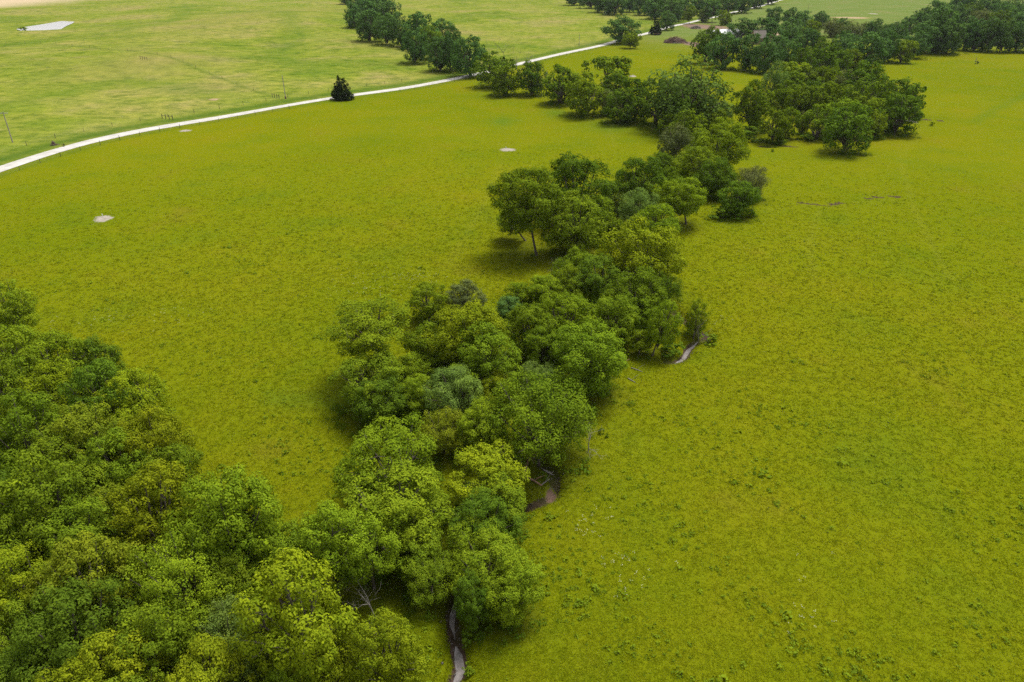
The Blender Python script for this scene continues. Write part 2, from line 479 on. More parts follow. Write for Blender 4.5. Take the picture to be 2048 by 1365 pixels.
MIDDLE = [
 (742,656,170,70,'open','b',{'base':(803,768)}), (736,738,125,72,'open','g'), (826,738,80,60,'round','b'), (762,789,100,80,'round','d'),
 (828,791,74,80,'round','b'), (908,773,116,96,'fine','w'), (934,640,145,74,'round','y'), (969,707,130,104,'round','g'),
 (861,693,100,86,'round','g'), (856,590,80,54,'open','b'), (928,588,78,54,'open','k'), (885,850,98,80,'fine','o'),
 (968,850,98,104,'round','b'), (1078,826,204,172,'fine','g'), (988,773,70,60,'round','y'), (1080,737,80,40,'fine','w'),
 (1175,713,145,136,'round','g'), (1086,696,82,84,'round','g'), (1064,646,110,74,'round','g'), (1127,613,120,66,'round','b'),
 (1174,648,56,50,'round','y'), (1226,640,88,96,'round','g',{'base':(1237,692)}), (1281,681,46,42,'round','b'), (1270,577,108,82,'round','g'),
 (1273,628,72,64,'round','g'), (1326,648,60,98,'round','b',{'base':(1304,712)}), (1324,577,68,74,'fine','d'), (1199,546,96,68,'round','d'),
 (1146,521,78,46,'round','g'), (1138,562,76,56,'round','g'), (1086,570,72,44,'round','b'), (1037,585,56,42,'round','b'),
 (1017,616,52,46,'round','f'), (1174,583,46,38,'round','g'), (1205,594,50,46,'round','d'), (1392,640,44,70,'open','b')]
UPPER = [
 (1054,397,130,116,'round','g',{'base':(1073,511)}), (1022,442,66,52,'open','b',{'base':(1051,482)}), (1144,442,116,106,'round','g'),
 (1156,358,130,84,'round','d'), (1189,417,80,54,'round','g'), (1222,391,56,54,'fine','w'), (1277,402,78,58,'fine','w'),
 (1279,356,96,78,'round','d'), (1320,327,48,44,'round','d'), (1337,360,46,48,'round','g'), (1309,435,86,54,'round','b'),
 (1363,394,86,72,'round','b',{'base':(1372,449)}), (1256,441,42,38,'fine','w'), (1221,458,48,46,'round','g'), (1285,492,142,100,'round','y')]
BEND = [
 (1396,318,78,46,'round','g'), (1359,327,52,42,'round','g'), (1428,349,74,60,'round','d'), (1504,357,68,56,'fine','k'),
 (1479,392,68,58,'round','d'), (1434,285,104,80,'round','b'), (1379,242,66,48,'round','b'), (1426,235,56,42,'round','g'),
 (1448,221,40,38,'fine','w'), (1352,280,62,62,'fine','k'), (1337,249,40,36,'round','g')]
HEDGE = [
 (1380,176,138,112,'fine','w'), (1317,206,70,74,'round','d'), (1385,207,76,52,'round','d'), (1272,195,56,70,'round','d'),
 (1244,209,62,60,'round','d'), (1213,202,34,46,'fine','k'), (1214,139,80,62,'umb','g',{'base':(1214,184)}), (1226,167,54,44,'round','d'),
 (1171,188,70,70,'round','g'), (1124,168,68,62,'round','g'), (1062,154,52,58,'round','d'), (1007,158,54,46,'round','g'), (985,134,66,56,'round','d')]
ACROSS = [
 (939,110,58,68,'round','f'), (904,101,40,68,'round','f'), (878,106,44,56,'round','f'), (862,86,46,50,'round','d'), (828,89,44,58,'round','f'),
 (884,61,46,34,'round','f'), (839,53,60,40,'round','f'), (800,61,36,50,'round','f'), (771,56,40,52,'round','f'), (738,50,50,50,'round','f'),
 (707,31,30,38,'round','f'), (731,20,48,36,'round','f'), (771,22,50,30,'round','f'), (715,3,34,28,'round','f'), (770,0,44,26,'round','f'),
 (690,-6,24,22,'round','f'), (745,-8,40,26,'round','f')]
TOPWOOD = [(1150 + i * 27 + (i % 3) * 3, -11 + i * 3.35, 34 + (i % 4) * 3, 34 + (i % 2) * 4, 'round', 'f') for i in range(9)] + \
 [(1190 + i * 33, -20 + i * 3.0, 38, 34, 'round', 'f') for i in range(6)] + \
 [(1398,5,34,30,'round','f'), (1432,-2,36,30,'round','f'), (1460,6,32,30,'round','f'), (1486,2,34,30,'round','f'), (1512,-6,32,28,'round','f'), (1538,-13,30,26,'round','f'), (1475,-12,34,26,'round','f')]
FARM = [
 (1487,55,50,30,'round','f',{'base':(1489,78)}), (1530,55,52,36,'round','f',{'base':(1523,77)}), (1552,31,34,32,'open','f',{'base':(1556,54)}),
 (1583,35,38,30,'round','f'), (1608,38,32,26,'round','f'), (1585,58,48,38,'round','f'),
 (1415,91,50,60,'round','d'), (1448,101,58,60,'round','f'), (1495,103,52,62,'round','f'), (1534,113,50,56,'round','f'), (1571,105,48,54,'round','f'),
 (1552,80,52,32,'round','f'), (1612,82,52,38,'round','f'), (1651,97,52,42,'round','d'), (1614,115,52,42,'round','d'), (1640,122,58,48,'round','d'),
 (1677,125,48,44,'round','d'), (1702,119,42,38,'round','g'), (1689,94,40,30,'round','f'), (1737,99,64,54,'round','f'), (1774,93,42,52,'round','f'),
 (1808,99,44,40,'round','g'), (1832,88,48,46,'round','f'), (1622,58,32,28,'round','g'), (1642,39,28,26,'round','f'), (1665,52,34,28,'fine','k'),
 (1683,54,30,28,'round','f'), (1704,58,36,30,'fine','k'), (1692,77,38,28,'round','f'), (1751,61,38,36,'round','f'), (1730,58,34,28,'fine','k'), (1793,62,38,36,'round','f'), (1770,74,36,30,'round','f')]
FARWOOD = [
 (1818,52,32,32,'round','f'), (1841,40,32,28,'round','f'), (1875,45,66,44,'round','f'), (1847,29,34,22,'round','f'), (1872,19,44,26,'round','f'),
 (1917,34,38,36,'round','f'), (1904,21,34,22,'round','f'), (1941,21,36,26,'round','d'), (1966,20,32,24,'round','f'), (1967,34,42,26,'fine','k'),
 (1994,38,42,30,'round','d'), (2000,20,42,24,'round','f'), (2033,37,42,38,'round','f'), (1943,40,30,28,'fine','k'), (1911,2,44,22,'round','f'),
 (1950,5,42,22,'round','f'), (1988,4,42,22,'round','f'), (2030,8,46,24,'round','f'), (1857,75,30,34,'round','f'), (1876,79,24,26,'fine','k'),
 (1901,71,50,48,'round','f'), (1935,68,34,50,'round','f'), (1955,71,34,48,'round','f'), (1981,70,42,52,'round','f'), (2010,70,38,54,'round','f'), (2038,72,38,50,'round','f'), (2066,73,38,50,'round','f')]
ISLAND = [
 (1506,212,62,78,'round','g'), (1551,249,44,54,'round','g'), (1577,248,36,54,'open','g',{'base':(1576,277)}), (1639,247,52,62,'open','g',{'base':(1634,278)}), (1608,244,24,38,'fine','k'),
 (1698,245,76,58,'round','d'), (1680,217,62,40,'round','g'), (1760,219,50,44,'round','b'), (1754,247,30,44,'round','b'), (1789,236,30,40,'round','b'),
 (1801,222,68,64,'round','d'), (1807,178,66,42,'round','d'), (1737,182,70,50,'round','d'), (1694,194,42,36,'round','g'), (1657,193,46,46,'round','g'),
 (1627,197,40,46,'round','g'), (1598,195,44,48,'round','g'), (1575,187,42,44,'round','g'), (1549,163,46,66,'fine','w'), (1588,141,56,34,'round','b'),
 (1583,158,44,28,'round','g'), (1610,154,44,36,'fine','k'), (1641,157,48,40,'round','g'), (1668,158,32,36,'round','b'), (1694,163,44,40,'fine','k'),
 (1727,145,66,40,'round','d'), (1750,165,44,34,'round','d'), (1625,175,46,28,'round','d'), (1720,205,50,36,'round','g')]

COLS = {'g': (0.148, 0.212, 0.012), 'y': (0.200, 0.244, 0.010), 'b': (0.172, 0.240, 0.012), 'd': (0.106, 0.168, 0.013),
        'o': (0.164, 0.202, 0.012), 'w': (0.138, 0.206, 0.036), 'k': (0.138, 0.162, 0.050), 'f': (0.092, 0.172, 0.038)}
CWORD = {'g': 'mid-green', 'y': 'yellow-green', 'b': 'bright green', 'd': 'dark green', 'o': 'olive-green', 'w': 'blue-grey', 'k': 'grey-brown', 'f': 'deep green'}
ORD = ['', 'first', 'second', 'third', 'fourth', 'fifth', 'sixth', 'seventh', 'eighth', 'ninth', 'tenth', 'eleventh', 'twelfth', 'thirteenth', 'fourteenth', 'fifteenth', 'sixteenth']

def solve_tree(t, gap, kmin, kmax, grow=1.0):
    cx, cy, w, h = t[:4]
    w *= grow; h *= 1 + (grow - 1) * 0.6
    opt = t[6] if len(t) > 6 else {}
    if 'base' in opt:
        bx, by, bz = ground(*opt['base'])
        dx, dy, dz = ray(cx, cy)
        tt = by / dy
        zc = HC + dz * tt; ox = dx * tt - bx
        d = depth_of(bx + ox, by, zc)
        R = w / 2 * d / FPX
        dep = math.atan2(HC - zc, math.hypot(bx, by))
        k2 = (h / w) ** 2 - math.sin(dep) ** 2
        k = min(max(math.sqrt(max(k2, 0.01)) / math.cos(dep), 0.5), kmax)
        return bx, by, bz, zc - bz, ox, R, k
    hc = 6.0; ycur = cy
    for _ in range(12):
        dx, dy, dz = ray(cx, ycur)
        z0 = 0.0
        for _ in range(4):
            tt = (z0 + hc - HC) / dz
            z0 = h1(dx * tt, dy * tt)
        x, y = dx * tt, dy * tt
        d = depth_of(x, y, z0 + hc)
        R = w / 2 * d / FPX
        dep = math.atan2(HC - z0 - hc, math.hypot(x, y))
        k2 = (h / w) ** 2 - math.sin(dep) ** 2
        k = math.sqrt(max(k2, 0.01)) / math.cos(dep)
        kc = min(max(k, kmin), kmax)
        hv = w * math.sqrt((kc * math.cos(dep)) ** 2 + math.sin(dep) ** 2)
        ycur = cy - h / 2 + hv / 2 if hv > h else cy
        hc = gap * (0.5 + 0.5 * min(R / 3.0, 1.6)) + R * kc
        k = kc
    return float(x), float(y), float(z0), float(hc), 0.0, float(R), float(k)

TREES = []    # (cluster key, index, spec, solved)
CLUST = [('wood', WOOD, 2.0, 1.15, 1.5), ('lower', LOWER, 0.9, 0.8, 1.5), ('middle', MIDDLE, 0.8, 0.85, 1.5), ('upper', UPPER, 0.6, 0.9, 1.5),
         ('bend', BEND, 0.3, 0.9, 1.4), ('hedge', HEDGE, 0.3, 0.85, 1.4), ('across', ACROSS, 0.2, 0.85, 1.5), ('topwood', TOPWOOD, 0.2, 0.9, 1.4),
         ('farm', FARM, 0.3, 0.9, 1.4), ('farwood', FARWOOD, 0.3, 0.95, 1.5), ('island', ISLAND, 0.5, 0.9, 1.4)]
for key, lst, gap, k0, k1 in CLUST:
    for i, t in enumerate(lst):
        TREES.append((key, i, t, solve_tree(t, gap, k0, k1, 1.18 if key == 'farm' else 1.22 if key == 'hedge' else 1.30 if key in ('farwood', 'topwood', 'across', 'island', 'hedge') else 1.14)))
TXY = np.array([[s[0] + s[4], s[1], s[5]] for _, _, _, s in TREES])

# ------------------------------------------------------------------ ground sheet
def build_ground():
    r = np.concatenate([np.linspace(3, 20, 9), np.arange(20.5, 135, 0.55), np.geomspace(135.6, 1000, 170), np.geomspace(1030, 7000, 34)])
    fine = np.radians(np.arange(-52, 52.01, 0.25))
    coarse = np.radians(np.linspace(52, 308, 44)[1:-1])
    a = np.concatenate([fine, coarse])
    A, Rr = np.meshgrid(a, r)
    X = np.sin(A) * Rr; Y = np.cos(A) * Rr
    Z = hgt(X, Y)
    nr, na = X.shape
    idx = np.arange(nr * na).reshape(nr, na)
    i2 = np.roll(idx, -1, axis=1)
    f = np.stack([idx[:-1], idx[1:], i2[1:], i2[:-1]], -1).reshape(-1, 4)
    f = f[:, ::-1]
    P = np.stack([X.ravel(), Y.ravel()], 1)
    sd = seg_dist(P, ROADF[:: 2], True)
    north = np.clip(sd / 4 + 0.5, 0, 1)
    verge = np.exp(-((sd - 7.5) / 4.0) ** 2) + 0.55 * np.exp(-((sd + 4.8) / 1.6) ** 2)
    tr = seg_dist(P, TRAIL)
    verge = np.maximum(verge, 0.5 * np.exp(-(tr / 1.4) ** 2))
    d0 = P[:, 1]
    east = np.clip((d0 - 430) / 120, 0, 1) * np.clip(-sd / 10, 0, 1) * np.clip((P[:, 0] - 60) / 40, 0, 1)
    straw = np.clip((np.hypot(P[:, 0], P[:, 1]) - 1040) / 40, 0, 1) * np.clip((-P[:, 0] - 560) / 60, 0, 1)
    dirt = np.zeros(len(P))
    for c in CREEKS:
        dd = seg_dist(P, c); dirt = np.maximum(dirt, 0.85 * np.exp(-(dd / 0.75) ** 4))
    for c in SCARS:
        dd = seg_dist(P, c); dirt = np.maximum(dirt, 0.72 * np.exp(-(dd / 1.2) ** 4))
    dry = np.maximum(gauss(P, flat(300, 138), 34, 40, 1.0), 0.7 * gauss(P, flat(430, 60), 50, 120, 1.0)); dry = np.maximum(dry, 0.8 * gauss(P, flat(560, 30), 60, 90, 1.0))
    lush_shade = np.zeros(len(P)); path = np.zeros(len(P))
    for px, py, rx, ry in ((1005, 241, 4.0, 8.0), (1112, 224, 4.5, 8.0), (1230, 250, 8, 10)):
        lush_shade = np.maximum(lush_shade, gauss(P, flat(px, py), rx, ry, 1.0))
    for ln in ([(1950, 245), (1990, 220), (2060, 186)], [(560, 800), (640, 805), (760, 815)], [(0, 215), (120, 190), (240, 165), (330, 172), (420, 190)], [(640, 150), (560, 120), (600, 80), (560, 30)], [(150, 90), (240, 80), (330, 60), (380, 20)]):  # the line left of the middle creek thicket is its soft shadow, painted in
        lush_shade = np.maximum(lush_shade, 0.6 * np.exp(-(seg_dist(P, fl(ln)) / (2.2 if ln[0][0] > 155 and ln[0][0] != 640 else 9.0)) ** 2))
    for ln in ([(1640, 420), (1625, 455), (1618, 500), (1630, 560)], [(1525, 420), (1600, 412), (1700, 405), (1820, 396)], [(1010, 310), (960, 420), (900, 520)],
               [(1270, 110), (1200, 170), (1230, 290)], [(1880, 205), (1800, 320), (1830, 420), (1900, 560)]):
        path = np.maximum(path, np.exp(-(seg_dist(P, fl(ln)) / 0.6) ** 2))
    under_crown = np.zeros(len(P))  # darker olive ground in a disc below each crown
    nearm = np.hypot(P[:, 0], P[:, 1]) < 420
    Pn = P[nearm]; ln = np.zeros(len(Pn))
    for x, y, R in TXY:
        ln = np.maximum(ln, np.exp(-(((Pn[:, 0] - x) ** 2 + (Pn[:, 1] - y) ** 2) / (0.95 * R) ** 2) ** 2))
    under_crown[nearm] = ln
    verts = np.stack([X.ravel(), Y.ravel(), Z.ravel()], 1)
    # close the middle under the drone
    c = len(verts); verts = np.vstack([verts, [[0, 0, float(Z[0].mean())]]])
    at = {k: np.concatenate([v, [0]]) for k, v in dict(north=north, verge=np.clip(verge, 0, 1), east=east, straw=straw, dirt=dirt, under_crown=under_crown, dry=dry, lush_shade=lush_shade, path=path).items()}
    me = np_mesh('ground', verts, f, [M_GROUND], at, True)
    kind(link('ground', me), 'structure', 'yellow-green grazed pasture with paler prairie across the road')
build_ground()

# ------------------------------------------------------------------ road, pond, creek water, bare patches
def ribbon(name, cen, half, mat, lift, wob=0.0, cross=5, zfix=None):
    cen = np.asarray(cen); d = np.gradient(cen, axis=0); d /= np.linalg.norm(d, axis=1)[:, None] + 1e-9
    nrm = np.stack([-d[:, 1], d[:, 0]], 1)
    n = len(cen); rows = []
    s = np.arange(n)
    def edge():
        q = rng.normal(0, 1, n)
        q = np.convolve(q, [0.1, 0.25, 0.3, 0.25, 0.1], 'same')[:n] if n > 5 else q * 0.4
        return half * np.clip(1 + wob * q * 1.4, 0.25, 2.2)
    wl, wr = edge(), edge()
    if zfix is not None:                               # pools taper out at both ends
        tp = np.clip(np.minimum(s, n - 1 - s) / 3.0 + 0.1, 0, 1); wl = wl * tp; wr = wr * tp
    for k in range(cross):
        u = k / (cross - 1) * 2 - 1
        off = np.where(u < 0, u * wr, u * wl)
        p = cen + nrm * off[:, None]
        z = hgt(p[:, 0], p[:, 1]) + lift + 0.10 * (1 - u * u) * (lift > 0.03) if zfix is None else np.full(n, 0.0) + zfix
        rows.append(np.column_stack([p, z]))
    V = np.stack(rows, 1).reshape(-1, 3)
    idx = np.arange(n * cross).reshape(n, cross)
    F = np.stack([idx[:-1, :-1], idx[:-1, 1:], idx[1:, 1:], idx[1:, :-1]], -1).reshape(-1, 4)[:, ::-1]
    return link(name, np_mesh(name, V, F, [mat], None, True))
kind(ribbon('gravel_road', ROADF, 2.45, M_ROAD, 0.05, 0.10, 7), 'structure', 'white gravel road running diagonally between the two pastures')

def disc(name, c, rx, ry, rot, mat, lift=0.03, seed=0, n=40, rings=4):
    g = np.random.default_rng(seed)
    ph = g.uniform(0, 6.28, 5)
    V = []; F = []
    th = np.linspace(0, 2 * math.pi, n, endpoint=False)
    wob = 1 + 0.10 * np.sin(2 * th + ph[0]) + 0.07 * np.sin(3 * th + ph[1]) + 0.04 * np.sin(5 * th + ph[2]) + 0.03 * g.normal(size=n)
    V.append((c[0], c[1], h1(*c) + lift))
    for k in range(1, rings + 1):
        x = np.cos(th) * wob * rx * k / rings; y = np.sin(th) * wob * ry * k / rings
        X = c[0] + x * math.cos(rot) - y * math.sin(rot); Y = c[1] + x * math.sin(rot) + y * math.cos(rot)
        Z = hgt(X, Y) + (lift if k < rings else -0.02)
        V += list(zip(X, Y, Z))
    for j in range(n):
        F.append((0, 1 + j, 1 + (j + 1) % n))
    for k in range(rings - 1):
        for j in range(n):
            a = 1 + k * n + j; b = 1 + k * n + (j + 1) % n
            F.append((a, a + n, b + n, b))
    me = bpy.data.meshes.new(name); me.from_pydata(V, [], F); me.materials.append(mat); me.update()
    ea = me.attributes.new('edge', 'FLOAT', 'POINT'); ea.data.foreach_set('value', np.array([0.0] + [k / rings for k in range(1, rings + 1) for _ in range(n)], np.float32))
    return link(name, me)

PATCHES = []
def patch(px, py, wpx, hpx, mat, label, seed, rot=0.0):
    x, y, z = ground(px, py)
    d = depth_of(x, y, z)
    rx = wpx / 2 * d / FPX
    y2 = ground(px, py + hpx / 2)[1]; y1 = ground(px, py - hpx / 2)[1]
    ry = min((y1 - y2) / 2, rx * 3)
    o = disc('bare_ground', (x, y), rx, ry, rot, mat, 0.035, seed)
    kind(o, 'structure', label)
    PATCHES.append((x, y, rx, ry))
patch(206, 438, 44, 17, M_PALE, 'pale bare soil ring around the nearest white stake', 1)
patch(1015, 300, 36, 9, M_PALE, 'pale bare soil ring around the white stake mid pasture', 2)
patch(371, 262, 26, 6, M_PALE, 'small pale bare spot just inside the roadside fence', 3)
patch(1265, 153, 20, 4.5, M_PALE, 'grey bare soil ring near the creek trees', 4)
patch(428, 199.5, 30, 5, M_ORANGE, 'orange bare soil patch across the road', 5)
patch(1408, 54, 120, 14, M_SOIL, 'brown bare farmyard soil beside the barn', 6)
patch(1388, 89, 54, 14, M_SOIL, 'brown bare soil beside the brush pile', 7)
patch(1822, 243, 22, 9, M_PALE, 'pink bare soil at the end of the tree island', 8)
patch(1101, 995, 30, 32, M_SOIL, 'brown bare bank above the creek ditch', 9)
patch(1746, 28, 22, 2.5, M_PALE, 'pale bare streak in the far field', 10)
patch(1700, 36, 90, 5, M_ORANGE, 'thin tan grass streak in the far field', 12)

# pond (flat polygon at its own level)
pz = 0.45
pm = MB(); pp = smooth(np.vstack([resample(np.vstack([POND, POND[:1]]), 4.0)]), 2)
pm.poly([(x, y, pz) for x, y in pp[:-1]])
kind(pm.obj('pond', M_POND), 'structure', 'white shining farm pond in the prairie')

def creek_water(sl, name, half, lab, lift=0.22):
    c = smooth(resample(sl, 0.5), 4)
    z = hgt(c[:, 0], c[:, 1])
    z = smooth(np.column_stack([z, z]), 20)[:, 0] + lift
    o = ribbon(name, c, half, M_CREEK, 0.0, 0.7, 4, zfix=z)
    kind(o, 'structure', lab)
creek_water(fl([(896, 1385), (921, 1335), (915, 1300), (911, 1284)]), 'creek_water', 0.34, 'narrow grey creek at the bottom edge of the picture', 0.12)
creek_water(fl([(910, 1272), (904, 1230), (908, 1200), (925, 1165)]), 'creek_water', 0.30, 'narrow grey creek just above the bottom pool, by the bush', 0.12)
creek_water(CREEKS[1][4:6], 'creek_water', 0.30, 'dark creek pool under the leaning trees', 0.12)
creek_water(CREEKS[2][1:5], 'creek_water', 0.42, 'pale creek pool at the bend beside the pasture', 0.12)

def creek_stones():
    g = np.random.default_rng(5); V = []; F = []
    for c in CREEKS:
        p = resample(c, 0.45)
        for q in p:
            for _ in range(3):
                x, y = q + g.normal(0, 0.45, 2); z = h1(x, y); r = g.uniform(0.05, 0.15); b = len(V)
                for d in ((1, 0, 0), (0, 1, 0), (-1, 0, 0), (0, -1, 0), (0, 0, .6), (0, 0, -.6)):
                    V.append((x + d[0] * r * g.uniform(.7, 1.3), y + d[1] * r * g.uniform(.7, 1.3), z + d[2] * r + 0.02))
                F += [(b + i, b + (i + 1) % 4, b + 4) for i in range(4)] + [(b + (i + 1) % 4, b + i, b + 5) for i in range(4)]
    o = link('creek_stones', np_mesh('creek_stones', V, np.array(F), [plain('wet_brown_stone', (0.05, 0.04, 0.034), (0.16, 0.14, 0.125), 1.5, 0.7)]))
    kind(o, 'stuff', 'small brown stones along the creek bed')
creek_stones()

# ------------------------------------------------------------------ grass and weeds near the camera
def tree_clear(P, f=0.75):
    m = np.ones(len(P), bool)
    return m
def creek_clear(P, w):
    m = np.ones(len(P), bool)
    for c in CREEKS:
        m &= seg_dist(P, c) > w
    for x, y, rx, ry in PATCHES:
        m &= ((P[:, 0] - x) / rx) ** 2 + ((P[:, 1] - y) / ry) ** 2 > 0.85
    return m

def build_grass(n=270000):
    r = np.exp(rng.uniform(math.log(19), math.log(210), n)); a = rng.uniform(math.radians(-53), math.radians(53), n)
    P = np.stack([np.sin(a) * r, np.cos(a) * r], 1)
    keep = creek_clear(P, 0.6)
    sd = seg_dist(P, ROADF[::2], True)
    keep &= sd < -4.5
    # fewer tufts with distance so that the sheet takes over gently
    keep &= rng.random(n) < np.clip((225 - r) / 110, 0, 1)
    P = P[keep]; r = r[keep]; n = len(P)
    z = hgt(P[:, 0], P[:, 1])
    NB = 5
    sc = (0.75 + 0.5 * rng.random(n)) * np.clip(r / 55, 0.8, 2.4) ** 0.6
    ang = rng.uniform(0, 6.283, (n, NB)); lean = rng.uniform(0.8, 2.0, (n, NB)); hh = rng.uniform(0.04, 0.11, (n, NB)) * sc[:, None]
    ww = rng.uniform(0.05, 0.09, (n, NB)) * sc[:, None]
    ox = rng.normal(0, 0.10, (n, NB)) * sc[:, None]; oy = rng.normal(0, 0.10, (n, NB)) * sc[:, None]
    bx = P[:, 0, None] + ox; by = P[:, 1, None] + oy; bz = z[:, None] - 0.02 + 0 * ox
    wx = -np.sin(ang) * ww / 2; wy = np.cos(ang) * ww / 2
    tx = bx + np.cos(ang) * lean * hh * 1.6; ty = by + np.sin(ang) * lean * hh * 1.6; tz = bz + hh
    V = np.stack([np.stack([bx - wx, by - wy, bz], -1), np.stack([bx + wx, by + wy, bz], -1), np.stack([tx, ty, tz], -1)], 2).reshape(-1, 3)
    F = np.arange(len(V)).reshape(-1, 3)
    rn = np.clip(rng.beta(2, 2, n)[:, None] + rng.normal(0, 0.1, (n, NB)), 0, 1)
    straw = rng.random((n, NB)) < 0.02; rn = np.where(straw, 1.0, np.minimum(rn, 0.9))
    rn = np.repeat(rn.reshape(-1), 3)
    o = link('grass', np_mesh('grass', V, F, [M_BLADE], {'rnd': rn}))
    kind(o, 'stuff', 'short yellow-green pasture grass in the near field')
build_grass()

def leaf_quads(c, nrm, size, up_jit, g):
    """rhombic leaves: centres c (n,3), normals nrm (n,3), size (n,)"""
    n = len(c)
    t = g.normal(size=(n, 3)); t -= (t * nrm).sum(1)[:, None] * nrm; t /= np.linalg.norm(t, axis=1)[:, None] + 1e-9
    b = np.cross(nrm, t)
    L = size[:, None]; W = size[:, None] * 0.62
    V = np.stack([c - t * L * 0.5, c - b * W * 0.5 + t * L * 0.06, c + t * L * 0.5, c + b * W * 0.5 + t * L * 0.06], 1).reshape(-1, 3)
    F = np.arange(n * 4).reshape(-1, 4)
    return V, F

def build_weeds(n=5200):
    g = np.random.default_rng(3)
    r = np.exp(g.uniform(math.log(20), math.log(150), n * 3)); a = g.uniform(math.radians(-52), math.radians(52), n * 3)
    P = np.stack([np.sin(a) * r, np.cos(a) * r], 1)
    # weeds stand in loose drifts
    dens = 0.5 + 0.5 * np.sin(P[:, 0] * 0.13 + 1.0) * np.sin(P[:, 1] * 0.17) + 0.3 * np.sin(P[:, 0] * 0.41 + P[:, 1] * 0.29)
    keep = creek_clear(P, 1.2) & (g.random(len(P)) < np.clip(dens, 0.04, 1) ** 2) & (seg_dist(P, ROADF[::2], True) < -6)
    P = P[keep][:n]; n = len(P)
    z = hgt(P[:, 0], P[:, 1])
    NL = 16
    R = np.exp(g.normal(math.log(0.20), 0.40, n))
    dv = g.normal(size=(n, NL, 3)); dv[..., 2] = np.abs(dv[..., 2]) * 0.9 + 0.1
    dv /= np.linalg.norm(dv, axis=-1)[..., None]
    c = np.stack([P[:, 0], P[:, 1], z], 1)[:, None, :] + dv * R[:, None, None] * g.uniform(0.5, 1.1, (n, NL, 1))
    nr = dv + g.normal(0, 0.5, dv.shape); nr[..., 2] += 0.5; nr /= np.linalg.norm(nr, axis=-1)[..., None]
    V, F = leaf_quads(c.reshape(-1, 3), nr.reshape(-1, 3), (R[:, None] * g.uniform(0.45, 0.8, (n, NL))).reshape(-1), 0, g)
    rn = np.repeat(np.clip(g.beta(2, 2, (n, 1)) * 0.7 + g.uniform(0, 0.25, (n, NL)), 0, 0.95).reshape(-1), 4)
    o = link('weeds', np_mesh('weeds', V, F, [M_WEED], {'rnd': rn}))
    kind(o, 'stuff', 'scattered darker green broadleaf weeds in the near pasture')
build_weeds()

def build_flowers():
    g = np.random.default_rng(8)
    pts = []
    for px, py, sx, sy, n in [(765, 558, 60, 14, 60), (830, 555, 30, 8, 40), (720, 590, 40, 10, 30), (1180, 1050, 25, 18, 22), (1255, 1150, 30, 25, 24),
                              (200, 640, 60, 12, 30), (340, 630, 40, 14, 24), (1430, 640, 30, 10, 10), (1640, 1190, 60, 50, 14), (1560, 480, 80, 30, 16)]:
        for _ in range(n):
            pts.append(ground(px + g.normal(0, sx), py + g.normal(0, sy)))
    c = np.array(pts); n = len(c)
    NL = 4
    cc = c[:, None, :] + g.normal(0, 0.09, (n, NL, 3)); cc[..., 2] = c[:, None, 2] + g.uniform(0.25, 0.42, (n, NL))
    nr = g.normal(0, 0.35, (n, NL, 3)); nr[..., 2] = 1; nr /= np.linalg.norm(nr, axis=-1)[..., None]
    V, F = leaf_quads(cc.reshape(-1, 3), nr.reshape(-1, 3), g.uniform(0.05, 0.11, n * NL), 0, g)
    kind(link('wildflowers', np_mesh('wildflowers', V, F, [M_FLOWER])), 'stuff', 'tiny white wildflower heads dotted through the pasture grass')
build_flowers()

